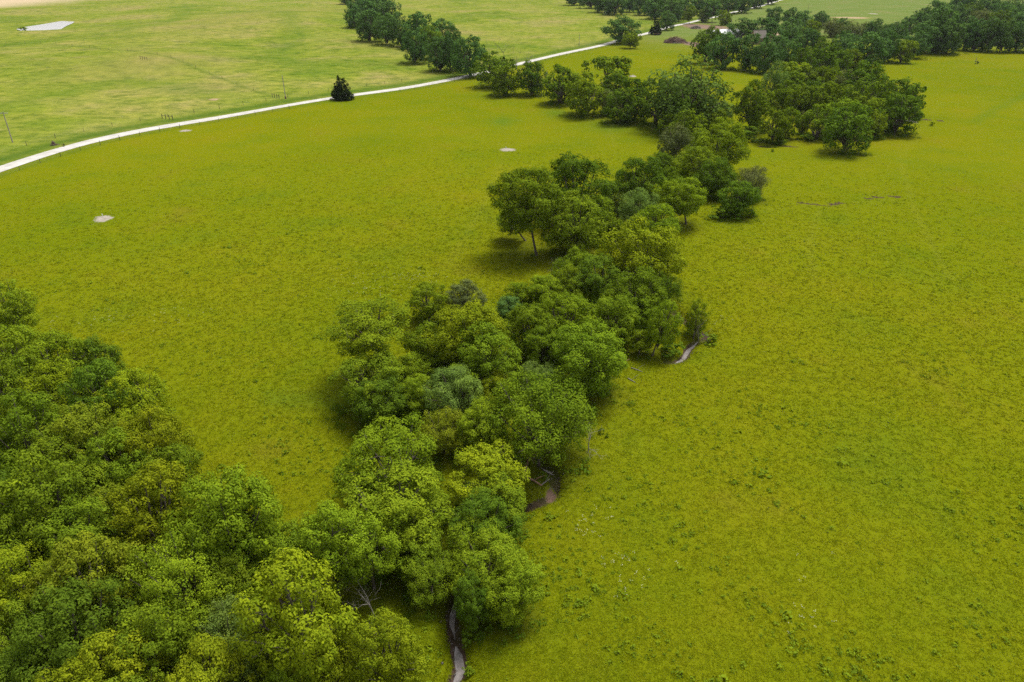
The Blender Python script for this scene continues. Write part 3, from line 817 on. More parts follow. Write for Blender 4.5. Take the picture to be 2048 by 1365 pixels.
# ------------------------------------------------------------------ tree templates (unit crown, centre at the origin)
def crown_mesh(name, seed, nl, leaf, lobes, style):
    g = np.random.default_rng(seed)
    cs = []; rs = []
    if style == 'umb':
        for _ in range(lobes):
            th = g.uniform(0, 6.283); rr = math.sqrt(g.uniform(0, 1)) * 0.78
            cs.append((rr * math.cos(th), rr * math.sin(th), 0.35 - 0.6 * rr * rr + g.normal(0, 0.18))); rs.append(g.uniform(0.22, 0.36))
    elif style == 'cone':
        for i in range(lobes):
            u = (i + 0.5) / lobes; zz = -0.95 + 1.85 * u; rad = 0.85 * (1 - u) ** 0.85 + 0.04
            for k in range(max(1, int(6 * (1 - u) + 1))):
                th = g.uniform(0, 6.283)
                cs.append((rad * 0.62 * math.cos(th), rad * 0.62 * math.sin(th), zz + g.normal(0, 0.05))); rs.append(rad * 0.55 + 0.03)
    else:
        tries = 0
        while len(cs) < lobes and tries < 6000:
            tries += 1
            v = g.normal(size=3); v /= np.linalg.norm(v)
            v = v * g.uniform(0.55, 0.80)
            if v[2] < -0.6: continue
            lr = g.uniform(0.20, 0.36)
            if any(np.linalg.norm(v - np.array(c)) < 0.66 * (lr + r0) for c, r0 in zip(cs, rs)): continue
            v[:2] *= 1.0 - 0.22 * max(0, v[2])
            cs.append(tuple(v)); rs.append(lr)
        for _ in range(5):
            v = g.normal(size=3); v = v / np.linalg.norm(v) * 0.32
            cs.append(tuple(v)); rs.append(0.28 if style != 'open' else 0.2)
        if style == 'round':
            for _ in range(4):
                th = g.uniform(0, 6.283); cs.append((0.5 * math.cos(th), 0.5 * math.sin(th), -0.6)); rs.append(0.28)
    cs = np.array(cs); rs = np.array(rs); nlb = len(cs)
    w = rs ** 2; w /= w.sum()
    # leafy boughs: small domes of leaves set over the surface of the lobes
    npl = 50 if nl > 6500 else 30
    tw = max(20, nl // npl)
    li = g.choice(nlb, tw, p=w)
    dv = g.normal(size=(tw, 3)); dv[:, 2] += 0.3
    dv /= np.linalg.norm(dv, axis=1)[:, None]
    out = cs[li] / (np.linalg.norm(cs[li], axis=1)[:, None] + 1e-6)
    dv = dv + 0.5 * out; dv /= np.linalg.norm(dv, axis=1)[:, None]
    rad = rs[li] * np.where(g.random(tw) < 0.85, g.uniform(0.75, 1.12, tw), g.uniform(0.3, 0.8, tw))
    tc = cs[li] + dv * rad[:, None] * np.array([1, 1, 0.86])
    lobe_tone = g.uniform(-0.14, 0.14, nlb)
    n = tw * npl
    br = np.repeat(g.uniform(0.085, 0.16, tw) * (1.0 if nl > 6500 else 1.2), npl)
    ld = g.normal(size=(n, 3)) + np.repeat(dv, npl, 0) * 0.5; ld[:, 2] += 0.35
    ld /= np.linalg.norm(ld, axis=1)[:, None]
    c = np.repeat(tc, npl, 0) + ld * (br * g.uniform(0.55, 1.1, n) ** 0.7)[:, None] * np.array([1.05, 1.05, 0.95])
    if style == 'fine':                               # drooping sprays
        c[:, 2] -= np.abs(g.normal(0, leaf * 1.4, n))
    # ragged twigs standing out of the outline
    st = g.random(n) < 0.05
    c[st] += ld[st] * g.uniform(0.02, 0.12, (int(st.sum()), 1))
    nr = ld * 0.9 + np.repeat(dv, npl, 0) * 0.25 + g.normal(0, 0.20, (n, 3)); nr[:, 2] += 0.22
    nr /= np.linalg.norm(nr, axis=1)[:, None]
    sz = leaf * g.uniform(0.6, 1.2, n) * (0.8 if style == 'fine' else 1.0)
    V, F = leaf_quads(c, nr, sz, 0, g)
    tone = 0.42 + np.repeat(lobe_tone[li] + g.normal(0, 0.12, tw), npl) + g.normal(0, 0.12, n)
    rn = np.repeat(np.clip(tone, 0, 1), 4)
    me = np_mesh(name, V, F, [M_NEEDLE if style == 'cone' else M_LEAF], {'rnd': rn})
    # limbs reaching into the lobes
    lb = MB()
    if style != 'cone':
        order = list(range(min(nlb, lobes)))[:: (3 if style == 'umb' else 1)]
        for i in order:
            p1 = Vector(cs[i]); p0 = Vector((0, 0, -1.02 + 0.5 * g.random()))
            if style == 'umb': p0 = Vector((0, 0, -0.6 + 0.35 * g.random()))
            midp = p0.lerp(p1, 0.5) + Vector((g.normal(0, 0.05), g.normal(0, 0.05), -0.08 * g.random()))
            lb.tube([p0, midp, p1, p1 + (p1 - midp) * 0.35], [0.036, 0.023, 0.011, 0.003], 5, False)
            for _ in range(2 if style in ('open', 'umb') else 0):
                q = p1 + Vector(g.normal(0, 1, 3)).normalized() * rs[i] * 0.9
                lb.tube([midp.lerp(p1, 0.6), midp.lerp(q, 0.8), q], [0.013, 0.009, 0.003], 4, False)
    lm = lb.mesh(name + '_limbs', M_BARK, True) if lb.v else None
    return me, lm

TPL = {'round': [crown_mesh('round_crown', 100 + i, 28000, 0.053, 22 + 2 * (i % 6), 'round') for i in range(8)],
       'open': [crown_mesh('open_crown', 200 + i, 19000, 0.053, 20 + 2 * i, 'open') for i in range(3)],
       'fine': [crown_mesh('fine_crown', 300 + i, 22000, 0.056, 22 + 3 * i, 'fine') for i in range(2)],
       'umb': [crown_mesh('umbrella_crown', 400 + i, 16000, 0.062, 32, 'umb') for i in range(2)]}
TPL_FAR = {'round': [crown_mesh('far_round_crown', 500 + i, 6000, 0.105, 18 + 2 * (i % 5), 'round') for i in range(8)],
           'open': [crown_mesh('far_open_crown', 600 + i, 5000, 0.10, 16 + i, 'open') for i in range(2)],
           'fine': [crown_mesh('far_fine_crown', 700 + i, 6400, 0.11, 18, 'fine') for i in range(2)],
           'umb': [crown_mesh('far_umbrella_crown', 800, 2600, 0.125, 13, 'umb')]}

def trunk_mesh(seed):
    g = random.Random(seed); mb = MB()
    a, b = g.uniform(-.10, .10), g.uniform(-.10, .10)
    mb.tube([(0, 0, -0.03), (a * .2, b * .2, .06), (a * .6, b * .6, .4), (a, b, .75), (0, 0, 1.05)], [0.105, 0.075, 0.06, 0.05, 0.02], 8)
    return mb.mesh('trunk', M_BARK, True)
TRUNKS = [trunk_mesh(i) for i in range(5)]

def build_tree(name, spec, sol, label, group, seed):
    g = random.Random(seed)
    x, y, z, hc, ox, R, k = sol
    d = depth_of(x, y, z + hc)
    sp = spec[4]; ck = spec[5]
    lib = TPL if d < 185 else TPL_FAR
    me, lm = g.choice(lib[sp])
    e = bpy.data.objects.new(name, None); COL.objects.link(e)
    e.location = (x, y, z - 0.03); e.empty_display_size = 0.5
    tag(e, label, 'tree', group)
    rz = g.uniform(0, 6.283)
    tr = 1.9 * (max(R, 1.0) / 3.0) ** 0.6
    t = link('trunk', g.choice(TRUNKS), e, (0, 0, 0), (0, 0, g.uniform(0, 6)), (tr, tr, hc))
    if abs(ox) > 0.05:                                 # leaning tree
        t.rotation_euler = (0, math.atan2(ox, hc), 0); t.scale = (tr, tr, math.hypot(ox, hc))
    vx = g.uniform(0.92, 1.10); tl = (g.uniform(-.14, .14), g.uniform(-.14, .14), rz)
    c = link('crown', me, e, (ox, 0, hc), tl, (R * vx, R / vx, R * k))
    base = COLS[ck]
    v = g.uniform(0.86, 1.16); hshift = g.uniform(-0.06, 0.06)
    c.color = (base[0] * v * (1 + hshift), base[1] * v, base[2] * v, 1)
    if lm is not None:
        link('limbs', lm, e, (ox, 0, hc), tl, (R * vx, R / vx, R * k))
    return e

SPEC_WORD = {'round': 'leafy tree', 'open': 'open-crowned tree', 'fine': 'feathery tree', 'umb': 'flat-topped tree'}
PHRASE = {'wood': ('in the near wood', 'trees of the near wood', 150), 'lower': ('beside the lower creek', 'trees beside the lower creek', 110),
          'middle': ('in the middle creek thicket', 'trees of the middle creek thicket', 75), 'upper': ('in the upper creek clump', 'trees of the upper creek clump', 60),
          'bend': ('at the creek bend', 'trees at the creek bend', 60), 'hedge': ('in the near-side hedgerow', 'hedgerow trees this side of the road', 60),
          'across': ('in the hedgerow across the road', 'hedgerow trees across the road', 45), 'topwood': ('in the wood at the top edge', 'trees of the wood at the top edge', 20),
          'farm': ('in the clump beside the barn', 'trees of the clump beside the barn', 30), 'farwood': ('in the far right wood', 'trees of the far right wood', 25),
          'island': ('in the tree island', 'trees of the tree island', 45)}
SPECIAL = {('wood', 27): 'big bright green feathery tree standing out in the near wood', ('wood', 35): 'largest yellow-green tree of the near wood, grey limbs showing through',
           ('wood', 34): 'large pale blue-grey feathery tree in the near wood', ('wood', 7): 'yellow-green open tree with curved bare trunk, near wood edge by the pasture',
           ('lower', 4): 'vivid yellow-green flat-topped tree above the fallen trunk by the creek', ('lower', 9): 'bright green tree with pale trunk, nearest the creek at the bottom',
           ('middle', 0): 'leaning flat-topped tree with long bare limbs on the pasture side', ('middle', 13): 'widest tree of the creek thicket, with bare grey twigs on its right',
           ('middle', 5): 'round blue-grey willow-like tree left in the creek thicket', ('middle', 35): 'thin light green sapling over the pale creek pool',
           ('middle', 25): 'tree with pale bare trunk just left of the creek pool', ('upper', 0): 'tall tree on a long bare trunk standing out in the pasture',
           ('upper', 14): 'broad yellow-green tree at the front of the upper creek clump', ('upper', 6): 'pale blue-grey feathery tree in the heart of the upper clump',
           ('hedge', 0): 'tallest grey-green willow at the end of the hedgerow', ('hedge', 6): 'flat-topped tree rising above the hedgerow', ('island', 0): 'tall narrow tree standing left of the tree island',
           ('farm', 0): 'wide tree overhanging the right end of the white barn roof', ('farm', 1): 'tree with forked dark trunk between the house roofs'}
used = set()
for key, lst, *_ in CLUST:
    ph, grp, band = PHRASE[key]
    items = [(i, t, s) for k2, i, t, s in TREES if k2 == key]
    items.sort(key=lambda q: -(q[1][1] + q[1][3] / 2))
    rows = []; cur = []; y0 = None
    for q in items:
        yy = q[1][1] + q[1][3] / 2
        if y0 is None or y0 - yy > band:
            if cur: rows.append(cur)
            cur = []; y0 = yy
        cur.append(q)
    rows.append(cur)
    for ri, row in enumerate(rows):
        row.sort(key=lambda q: q[1][0])
        for ci, (i, t, s) in enumerate(row):
            lab = SPECIAL.get((key, i))
            if lab is None:
                rowtxt = 'front row' if ri == 0 else ('back row' if ri == len(rows) - 1 else ORD[ri + 1] + ' row')
                if len(rows) == 1:
                    lab = f"{CWORD[t[5]]} {SPEC_WORD[t[4]]} {ph}, {ORD[ci + 1]} from left"
                else:
                    lab = f"{CWORD[t[5]]} {SPEC_WORD[t[4]]} {ph}, {rowtxt}, {ORD[min(ci + 1, 16)]} from left"
            assert lab not in used, lab
            used.add(lab)
            nm = {'fine': 'feathery_tree', 'umb': 'flat_topped_tree', 'open': 'open_crowned_tree', 'round': 'broadleaf_tree'}[t[4]]
            build_tree(nm, t, s, lab, grp, hash((key, i, 3)) & 0xffff if False else (sum(map(ord, key)) * 131 + i * 17))

# undergrowth under the creek trees, hedgerows and woods: one leafy mass
def build_undergrowth():
    g = np.random.default_rng(17)
    C = []; S = []
    for key, i, t, sol in TREES:
        if key == 'wood' or (len(t) > 6): continue
        x, y, z, hc, ox, R, k = sol
        for _ in range(int(5 + R * 1.6)):
            a = g.uniform(0, 6.283); rr = R * math.sqrt(g.uniform(0.05, 0.85))
            C.append((x + rr * math.cos(a), y + rr * math.sin(a))); S.append(g.uniform(0.18, 0.42) * min(R, 3.2) * (1.0 if key in ('middle', 'lower', 'upper') else 1.25))
        for _ in range(int(6 + R * 2.2)):
            a = g.uniform(0, 6.283); rr = R * g.uniform(0.75, 1.25)
            C.append((x + rr * math.cos(a), y + rr * math.sin(a))); S.append(g.uniform(0.06, 0.22) * min(R, 3.2))
    C = np.array(C); S = np.array(S)
    keep = np.ones(len(C), bool)
    for c in CREEKS: keep &= seg_dist(C, c) > 1.3
    keep &= np.abs(seg_dist(C, ROADF[::2])) > 4.5
    C = C[keep]; S = S[keep]; n = len(C); NL = 44
    z = hgt(C[:, 0], C[:, 1])
    dv = g.normal(size=(n, NL, 3)); dv[..., 2] = np.abs(dv[..., 2]) + 0.1; dv /= np.linalg.norm(dv, axis=-1)[..., None]
    c = np.stack([C[:, 0], C[:, 1], z], 1)[:, None, :] + dv * S[:, None, None] * g.uniform(0.55, 1.1, (n, NL, 1)) * np.array([1, 1, 1.1])
    nr = dv * 0.8 + g.normal(0, 0.4, dv.shape); nr[..., 2] += 0.3; nr /= np.linalg.norm(nr, axis=-1)[..., None]
    V, F = leaf_quads(c.reshape(-1, 3), nr.reshape(-1, 3), (S[:, None] * g.uniform(0.22, 0.42, (n, NL))).reshape(-1), 0, g)
    rn = np.repeat(np.clip(0.4 + g.normal(0, 0.12, (n, 1)) + g.normal(0, 0.1, (n, NL)), 0, 1).reshape(-1), 4)
    o = link('undergrowth', np_mesh('undergrowth', V, F, [M_UNDER], {'rnd': rn}))
    kind(o, 'stuff', 'dark green brush and saplings under the creek trees and hedgerows')
build_undergrowth()

# single trees along the road
ROADSIDE = [
 ((1244, 58, 78, 50, 'round', 'f', {'base': (1236, 87)}), 'broadleaf_tree', 'big dark oval tree at the roadside', 1.15),
 ((1261, 79, 40, 32, 'round', 'g', {'base': (1260, 97)}), 'broadleaf_tree', 'small light green tree in front of the big dark oval tree', 1.0),
 ((1335, 42, 36, 36, 'round', 'f', {'base': (1333, 61)}), 'broadleaf_tree', 'round grey-green tree between the cedar and the gravel road', 1.0),
 ((1379, 27, 32, 30, 'open', 'g', {'base': (1378, 48)}), 'open_crowned_tree', 'slim light trees group on thin trunks across the road', 1.0),
 ((1408, 31, 28, 28, 'round', 'w', {'base': (1407, 45)}), 'broadleaf_tree', 'dark blue-green tree at the farmyard entrance', 1.0),
 ((1425, 16, 42, 36, 'round', 'f', {'base': (1424, 45)}), 'broadleaf_tree', 'tall tree on a bare trunk at the farmyard entrance', 1.0),
 ((1449, 35, 32, 30, 'round', 'b', {'base': (1446, 51)}), 'broadleaf_tree', 'bright green tree behind the brown farmyard', 1.0)]
for j, (t, nm, lab, _) in enumerate(ROADSIDE):
    build_tree(nm, t, solve_tree(t, 0.5, 0.8, 1.5), lab, 'trees along the road by the farm', 900 + j)

# bushes
def bush_mesh(i):
    return crown_mesh('bush_foliage', 950 + i, 1400, 0.17, 8, 'round')[0]
BUSH = [bush_mesh(i) for i in range(3)]
BUSHES = [(935, 1262, 34, 56, 'd', 'dark leafy bush on the right bank of the bottom creek'), (938, 1330, 30, 36, 'g', 'lower leafy bush on the right bank of the bottom creek'),
          (1340, 706, 56, 22, 'd', 'low dark bush along the bank left of the creek pool'), (1420, 675, 40, 24, 'g', 'low bush on the bank right of the creek pool'),
          (1202, 858, 14, 20, 'd', 'small dark bush right of the wide creek tree'), (1213, 869, 10, 12, 'd', 'tiny dark bush right of the wide creek tree, the lower of two'),
          (1863, 247, 10, 10, 'd', 'small dark bush in front of the brown erosion scar'), (1953, 124, 9, 9, 'k', 'lone grey bush in the right-hand pasture'),
          (1500, 264, 62, 34, 'd', 'low dark bush under the tall tree left of the island'), (1855, 101, 38, 14, 'g', 'low bush at the right tip of the barn clump'),
          (1545, 300, 8, 8, 'd', 'small bush beside the thin erosion line'), (1325, 273, 12, 14, 'd', 'small bush on the left edge of the creek bend trees'),
          (1440, 425, 60, 24, 'd', 'low dark bush between the upper clump and the bend'), (46, 59, 22, 7, 'b', 'round green bush on the pond bank'),
          (1392, 662, 30, 26, 'b', 'light green waterside bush behind the creek pool'),
          (1560, 283, 30, 10, 'd', 'low dark bush under the thin trees left of the island'), (1610, 275, 40, 12, 'd', 'low dark bush under the open trees of the island'),
          (1720, 270, 70, 16, 'd', 'long low bush along the front of the island'), (128, 290, 8, 8, 'k', 'small brown bush on the verge by the stump')]
for j, (px, py, w, h, ck, lab) in enumerate(BUSHES):
    x, y, z = ground(px, py + h / 2)
    d = depth_of(x, y, z); R = w / 2 * d / FPX
    kz = max(0.5, min(1.4, h / w * 0.9))
    b = link('bush', BUSH[j % 3], None, (x, y, z + R * kz * 0.75), (0, 0, j * 1.3), (R, R, R * kz))
    c = COLS[ck]; b.color = (*c, 1)
    tag(b, lab, 'bush', 'bushes')

# cedar trees
CEDAR, _ = crown_mesh('cedar_crown', 42, 16000, 0.085, 14, 'cone')
def cedar(px, pyb, w, h, lab, seed):
    x, y, z = ground(px, pyb); d = depth_of(x, y, z)
    R = w / 2 * d / FPX; Hh = h * d / FPX / math.cos(0.2)
    e = bpy.data.objects.new('cedar_tree', None); COL.objects.link(e); e.location = (x, y, z)
    tag(e, lab, 'tree', 'cedar trees by the road')
    link('trunk', TRUNKS[0], e, (0, 0, 0), (0, 0, 0), (R, R, Hh * 0.5))
    c = link('crown', CEDAR, e, (0, 0, Hh * 0.52), (0, 0, seed), (R * 1.1, R * 1.1, Hh * 0.52))
    c.color = (0.022, 0.034, 0.010, 1)
cedar(685, 200, 40, 50, 'dark conical cedar standing alone at the edge of the gravel road', 1.0)
cedar(1310, 70, 22, 31, 'small dark conical cedar by the road near the brush pile', 2.2)

# dead trees
def dead_mesh(seed, spread=0.55, up=0.75):
    g = random.Random(seed); mb = MB()
    def grow(p, d, ln, r, lev):
        pts = [p]; q = p.copy(); dd = d.copy()
        for _ in range(3):
            dd = (dd + Vector((g.gauss(0, .14), g.gauss(0, .14), g.gauss(0, .06)))).normalized()
            q = q + dd * ln / 3; pts.append(q.copy())
        mb.tube(pts, [r, r * .85, r * .7, r * .5 if lev < 4 else r * .2], 5 if lev < 2 else 3, False)
        if lev < 4:
            for _ in range(3 if lev else 4):
                nd = (dd * up + Vector((g.gauss(0, spread), g.gauss(0, spread), g.gauss(0.15, .25)))).normalized()
                st = pts[g.choice([1, 2, 3, 3])]
                grow(st, nd, ln * g.uniform(.55, .8), r * .5, lev + 1)
    grow(Vector((0, 0, -0.02)), Vector((0, 0, 1)), 0.42, 0.015, 0)
    return mb.mesh('dead_tree', M_DEAD)
DEADM = [dead_mesh(3), dead_mesh(9, 0.35), dead_mesh(21, 0.8)]
DEAD = [(757, 1252, 140, 0, 'bleached dead tree standing in the gap of the near wood', 0.85), (752, 1300, 100, 2, 'low spreading dead tree below the standing dead one in the near wood', 0.9),
        (1036, 166, 66, 1, 'grey dead tree in the hedgerow beside the road crossing', 0.7), (1010, 130, 56, 0, 'bare-topped dead tree behind the hedgerow near the road', 0.8),
        (1048, 150, 50, 0, 'small reddish dead tree right of the grey dead one', 0.8), (980, 125, 44, 1, 'thin dead snag behind the hedgerow, leftmost', 0.5),
        (1082, 192, 56, 1, 'pale dead tree standing in front of the hedgerow', 0.9), (1176, 905, 62, 2, 'bare grey tree leaning out right of the widest creek tree', 1.3),
        (1060, 900, 60, 2, 'dead branches low under the widest creek tree', 1.3), (1103, 545, 34, 2, 'small bare dead tree at the left edge of the creek thicket', 1.0),
        (1395, 690, 70, 1, 'dark bare sapling leaning over the creek pool', 0.7)]
for px, py, hpx, v, lab, sx in DEAD:
    x, y, z = ground(px, py); d = depth_of(x, y, z)
    s = hpx * d / FPX / 0.95
    o = link('dead_tree', DEADM[v], None, (x, y, z), (0, 0, px * 0.7), (s * sx, s * sx, s))
    tag(o, lab, 'dead tree', 'dead trees')

# fallen trunks and branches
def log(pts, r, lab, mat=M_LOG):
    P = []
    for px, py, up in pts:
        x, y, z = ground(px, py); P.append(Vector((x, y, z + up)))
    mb = MB(); c = P[0].copy(); n = len(P)
    mb.tube([p - c for p in P], [r * (1 - 0.55 * i / (n - 1)) for i in range(n)], 7)
    if n > 2:
        a, b = P[1] - c, P[2] - c
        mb.tube([a, a + (b - a) * 0.4 + Vector((0.25, 0.3, 0.5)), a + (b - a) * 0.7 + Vector((0.6, 0.5, 0.8))], [r * .5, r * .3, r * .1], 5)
    tag(mb.obj('fallen_log', mat, None, c, smooth_=True), lab, 'log', 'fallen logs')
log([(1046, 952, .15), (1052, 940, .5), (1058, 930, 1.2)], 0.20, 'reddish broken trunk leaning up beside the creek')
log([(1050, 956, .15), (1068, 964, .15), (1084, 974, .12)], 0.15, 'reddish fallen trunk lying across the grass by the creek')
log([(1083, 972, .12), (1090, 968, .2), (1099, 962, .25)], 0.08, 'short pale fallen branch at the creek end', M_DEAD)
log([(1262, 737, .1), (1274, 741, .1), (1285, 745, .06)], 0.07, 'upper pale branch on the grass right of the thicket', M_DEAD)
log([(1256, 758, .08), (1263, 762, .08), (1271, 766, .06)], 0.08, 'lower pale branch on the grass right of the thicket', M_DEAD)
log([(1240, 731, .2), (1246, 732, .2), (1252, 735, .12)], 0.20, 'reddish broken stump wood under the thicket edge')
log([(716, 929, .1), (728, 927, .12), (738, 926, .1)], 0.10, 'tan fallen branch left of the lower creek trees')
log([(700, 1120, .2), (706, 1112, .4), (712, 1104, .9)], 0.07, 'pale leaning dead pole above the near wood', M_DEAD)
log([(712, 1165, .2), (717, 1156, .5), (722, 1146, 1.0)], 0.07, 'pale leaning dead pole lower in the gap of the near wood', M_DEAD)

# ------------------------------------------------------------------ utility poles
def pole(px, pyb, hm, lab, arm=True, box=False, red=False, lean=(0, 0)):
    x, y, z = ground(px, pyb)
    e = bpy.data.objects.new('utility_pole', None); COL.objects.link(e); e.location = (x, y, z); e.rotation_euler = (lean[0], lean[1], 0)
    tag(e, lab, 'pole', 'utility poles')
    mb = MB(); mb.tube([(0, 0, -0.3), (0, 0, hm)], [0.17, 0.11], 8); mb.obj('pole_shaft', M_POLE, e)
    mb = MB()
    if arm:
        mb.box((0, 0, hm - 0.45), (2.3, 0.11, 0.13), 0.35); mb.obj('crossarm', M_POLE, e)
        for k in (-1.0, -0.45, 0.45, 1.0):
            ib = MB(); ib.tube([(k * math.cos(.35), k * math.sin(.35), hm - 0.39), (k * math.cos(.35), k * math.sin(.35), hm - 0.18)], [0.05, 0.035], 6); ib.obj('insulator', M_WHITE, e)
    else:
        mb.tube([(0, 0, hm), (0, 0, hm + 0.25)], [0.05, 0.03], 6); mb.obj('insulator', M_WHITE, e)
    if box:
        tb = MB(); tb.tube([(0.34, 0, hm - 2.5), (0.34, 0, hm - 2.45), (0.34, 0, hm - 1.35), (0.34, 0, hm - 1.3)], [0.26, 0.31, 0.31, 0.2], 10); tb.obj('transformer', M_WHITE, e)
        wb = MB(); wb.box((0.0, -0.19, 0.8), (0.3, 0.16, 0.9)); wb.obj('meter_box', M_WHITE, e)
    if red:
        rb = MB(); rb.tube([(0, 0, -.1), (0, 0, 0.9)], [0.42, 0.3], 8); rb.obj('base_wrap', M_RUST, e)
pole(25.4, 285.4, 8.8, 'weathered utility pole with crossarm at the left edge of the prairie', lean=(0, 0.03))
pole(924, 143, 8.6, 'utility pole with white transformer beside the hedgerow crossing', arm=False, box=True)
pole(571.5, 198, 8.6, 'thin utility pole with reddish base just across the road', arm=False, red=True)
pole(1158, 93, 7.5, 'thin utility pole beside the road before the big oval tree', arm=False)
pole(1614.5, 27, 9.0, 'far pale utility pole in the field beyond the barn', arm=False)
pole(1461, 59, 8.6, 'pale utility pole beside the farmyard', arm=False)
pole(1951, 124, 2.2, 'lone short post in the right-hand pasture', arm=False)

# ------------------------------------------------------------------ fences
def post_mesh():
    mb = MB(); mb.tube([(0, 0, -0.2), (0, 0, 1.15), (0, 0, 1.22)], [0.065, 0.06, 0.04], 6); return mb.mesh('post', M_POST)
POSTM = post_mesh()
def fence(line, step, name, lab, wires=3, seed=0):
    g = random.Random(seed)
    p = resample(np.asarray(line), step)
    z = hgt(p[:, 0], p[:, 1])
    c = Vector((p[0, 0], p[0, 1], z[0]))
    e = bpy.data.objects.new(name, None); COL.objects.link(e); e.location = c
    tag(e, lab, 'fence')
    for i in range(len(p)):
        s = g.uniform(0.9, 1.2)
        link('post', POSTM, e, Vector((p[i, 0], p[i, 1], z[i])) - c, (g.uniform(-.06, .06), g.uniform(-.06, .06), g.uniform(0, 3)), (s, s, s))
    for w in range(wires):
        mb = MB(); hh = 0.4 + 0.35 * w
        mb.tube([Vector((p[i, 0], p[i, 1], z[i] + hh)) - c for i in range(len(p))], [0.008] * len(p), 3, False)
        mb.obj('wire', M_WIRE, e)
def offset(line, off, y0, y1, x0=-1e9, x1=1e9):
    d = np.gradient(line, axis=0); d /= np.linalg.norm(d, axis=1)[:, None]
    q = line + np.stack([-d[:, 1], d[:, 0]], 1) * off
    m = (q[:, 1] > y0) & (q[:, 1] < y1) & (q[:, 0] > x0) & (q[:, 0] < x1)
    return q[m]
fence(offset(ROADF, -6.2, 100, 262), 6.5, 'field_fence', 'wire fence on dark posts along the near side of the road', 3, 1)
fence(offset(ROADF, -6.2, 300, 620), 8.0, 'field_fence', 'wire fence along the near side of the road beyond the hedgerow', 3, 4)
fence(offset(ROADF, 13.5, 170, 330, -150, -20), 9.0, 'field_fence', 'wire fence on the far side of the road', 3, 2)
fence(TRAIL, 16.0, 'field_fence', 'old fence line running diagonally across the prairie', 3, 3)
# brace posts at the prairie fence corner and gates
def brace(px, py, lab, n=4, dx=4.5):
    x, y, z = ground(px, py)
    e = bpy.data.objects.new('corner_brace', None); COL.objects.link(e); e.location = (x, y, z); tag(e, lab, 'fence brace', 'fence braces')
    for i in range(n):
        xx, yy, zz = ground(px + dx * i, py + 0.9 * i * (1 if dx > 0 else -1))
        mb = MB(); mb.tube([(0, 0, -.2), (0, 0, 1.5), (0, 0, 1.58)], [0.12, 0.11, 0.08], 7); mb.obj('post', M_POST, e, (xx - x, yy - y, zz - z))
    a = ground(px, py); b = ground(px + dx * (n - 1), py + 0.9 * (n - 1) * (1 if dx > 0 else -1))
    mb = MB(); mb.tube([(0, 0, 1.1), (b[0] - a[0], b[1] - a[1], b[2] - a[2] + 1.1)], [0.06, 0.06], 6); mb.obj('rail', M_POST, e)
brace(281, 118.5, 'fence corner brace posts on the prairie mound', 4, 4.5)
brace(545, 195, 'fence corner brace posts beside the thin roadside pole')
brace(325, 237.5, 'reddish gate posts on the far side of the road', 4, 7)

# white stakes
for px, py, lab in [(206, 434.5, 'short white stake in the nearest bare soil ring'), (1012, 298.5, 'short white stake in the mid-pasture bare soil ring'), (1266, 151.5, 'short white stake near the creek trees by the hedgerow')]:
    x, y, z = ground(px, py)
    e = bpy.data.objects.new('marker_stake', None); COL.objects.link(e); e.location = (x, y, z); tag(e, lab, 'stake', 'white stakes'); e.scale = (0.7, 0.7, 0.7)
    mb = MB(); mb.tube([(0, 0, -.2), (0, 0, 0.85)], [0.09, 0.09], 8); mb.obj('shaft', M_WHITE, e)
    mb = MB(); mb.tube([(0, 0, 0.8), (0, 0, 0.86), (0, 0, 0.95)], [0.14, 0.14, 0.05], 8); mb.obj('cap', M_WHITE, e)

# stump on the verge
x, y, z = ground(108, 291)
e = bpy.data.objects.new('brush_heap', None); COL.objects.link(e); e.location = (x, y, z); tag(e, 'brown brush heap on the far verge at the left', 'brush heap')
g = random.Random(4); mb = MB()
for i in range(70):
    a = g.uniform(0, 6.28); r = abs(g.gauss(0, .5)); zz = max(0.05, 1.3 - r * 1.3) * g.uniform(.2, 1)
    p = Vector((r * math.cos(a), r * math.sin(a), zz)); dd = Vector((g.gauss(0, 1), g.gauss(0, 1), g.gauss(0, .6))).normalized() * g.uniform(.3, .6)
    mb.tube([p - dd, p + dd], [0.05, 0.02], 4)
mb.obj('branches', M_RUST, e)['kind'] = 'stuff'
mb = MB(); mb.tube([(0, 0, -.1), (0, 0, .5), (0.05, 0, 1.0)], [.5, .38, .3], 9); mb.obj('stump', M_BARK, e)

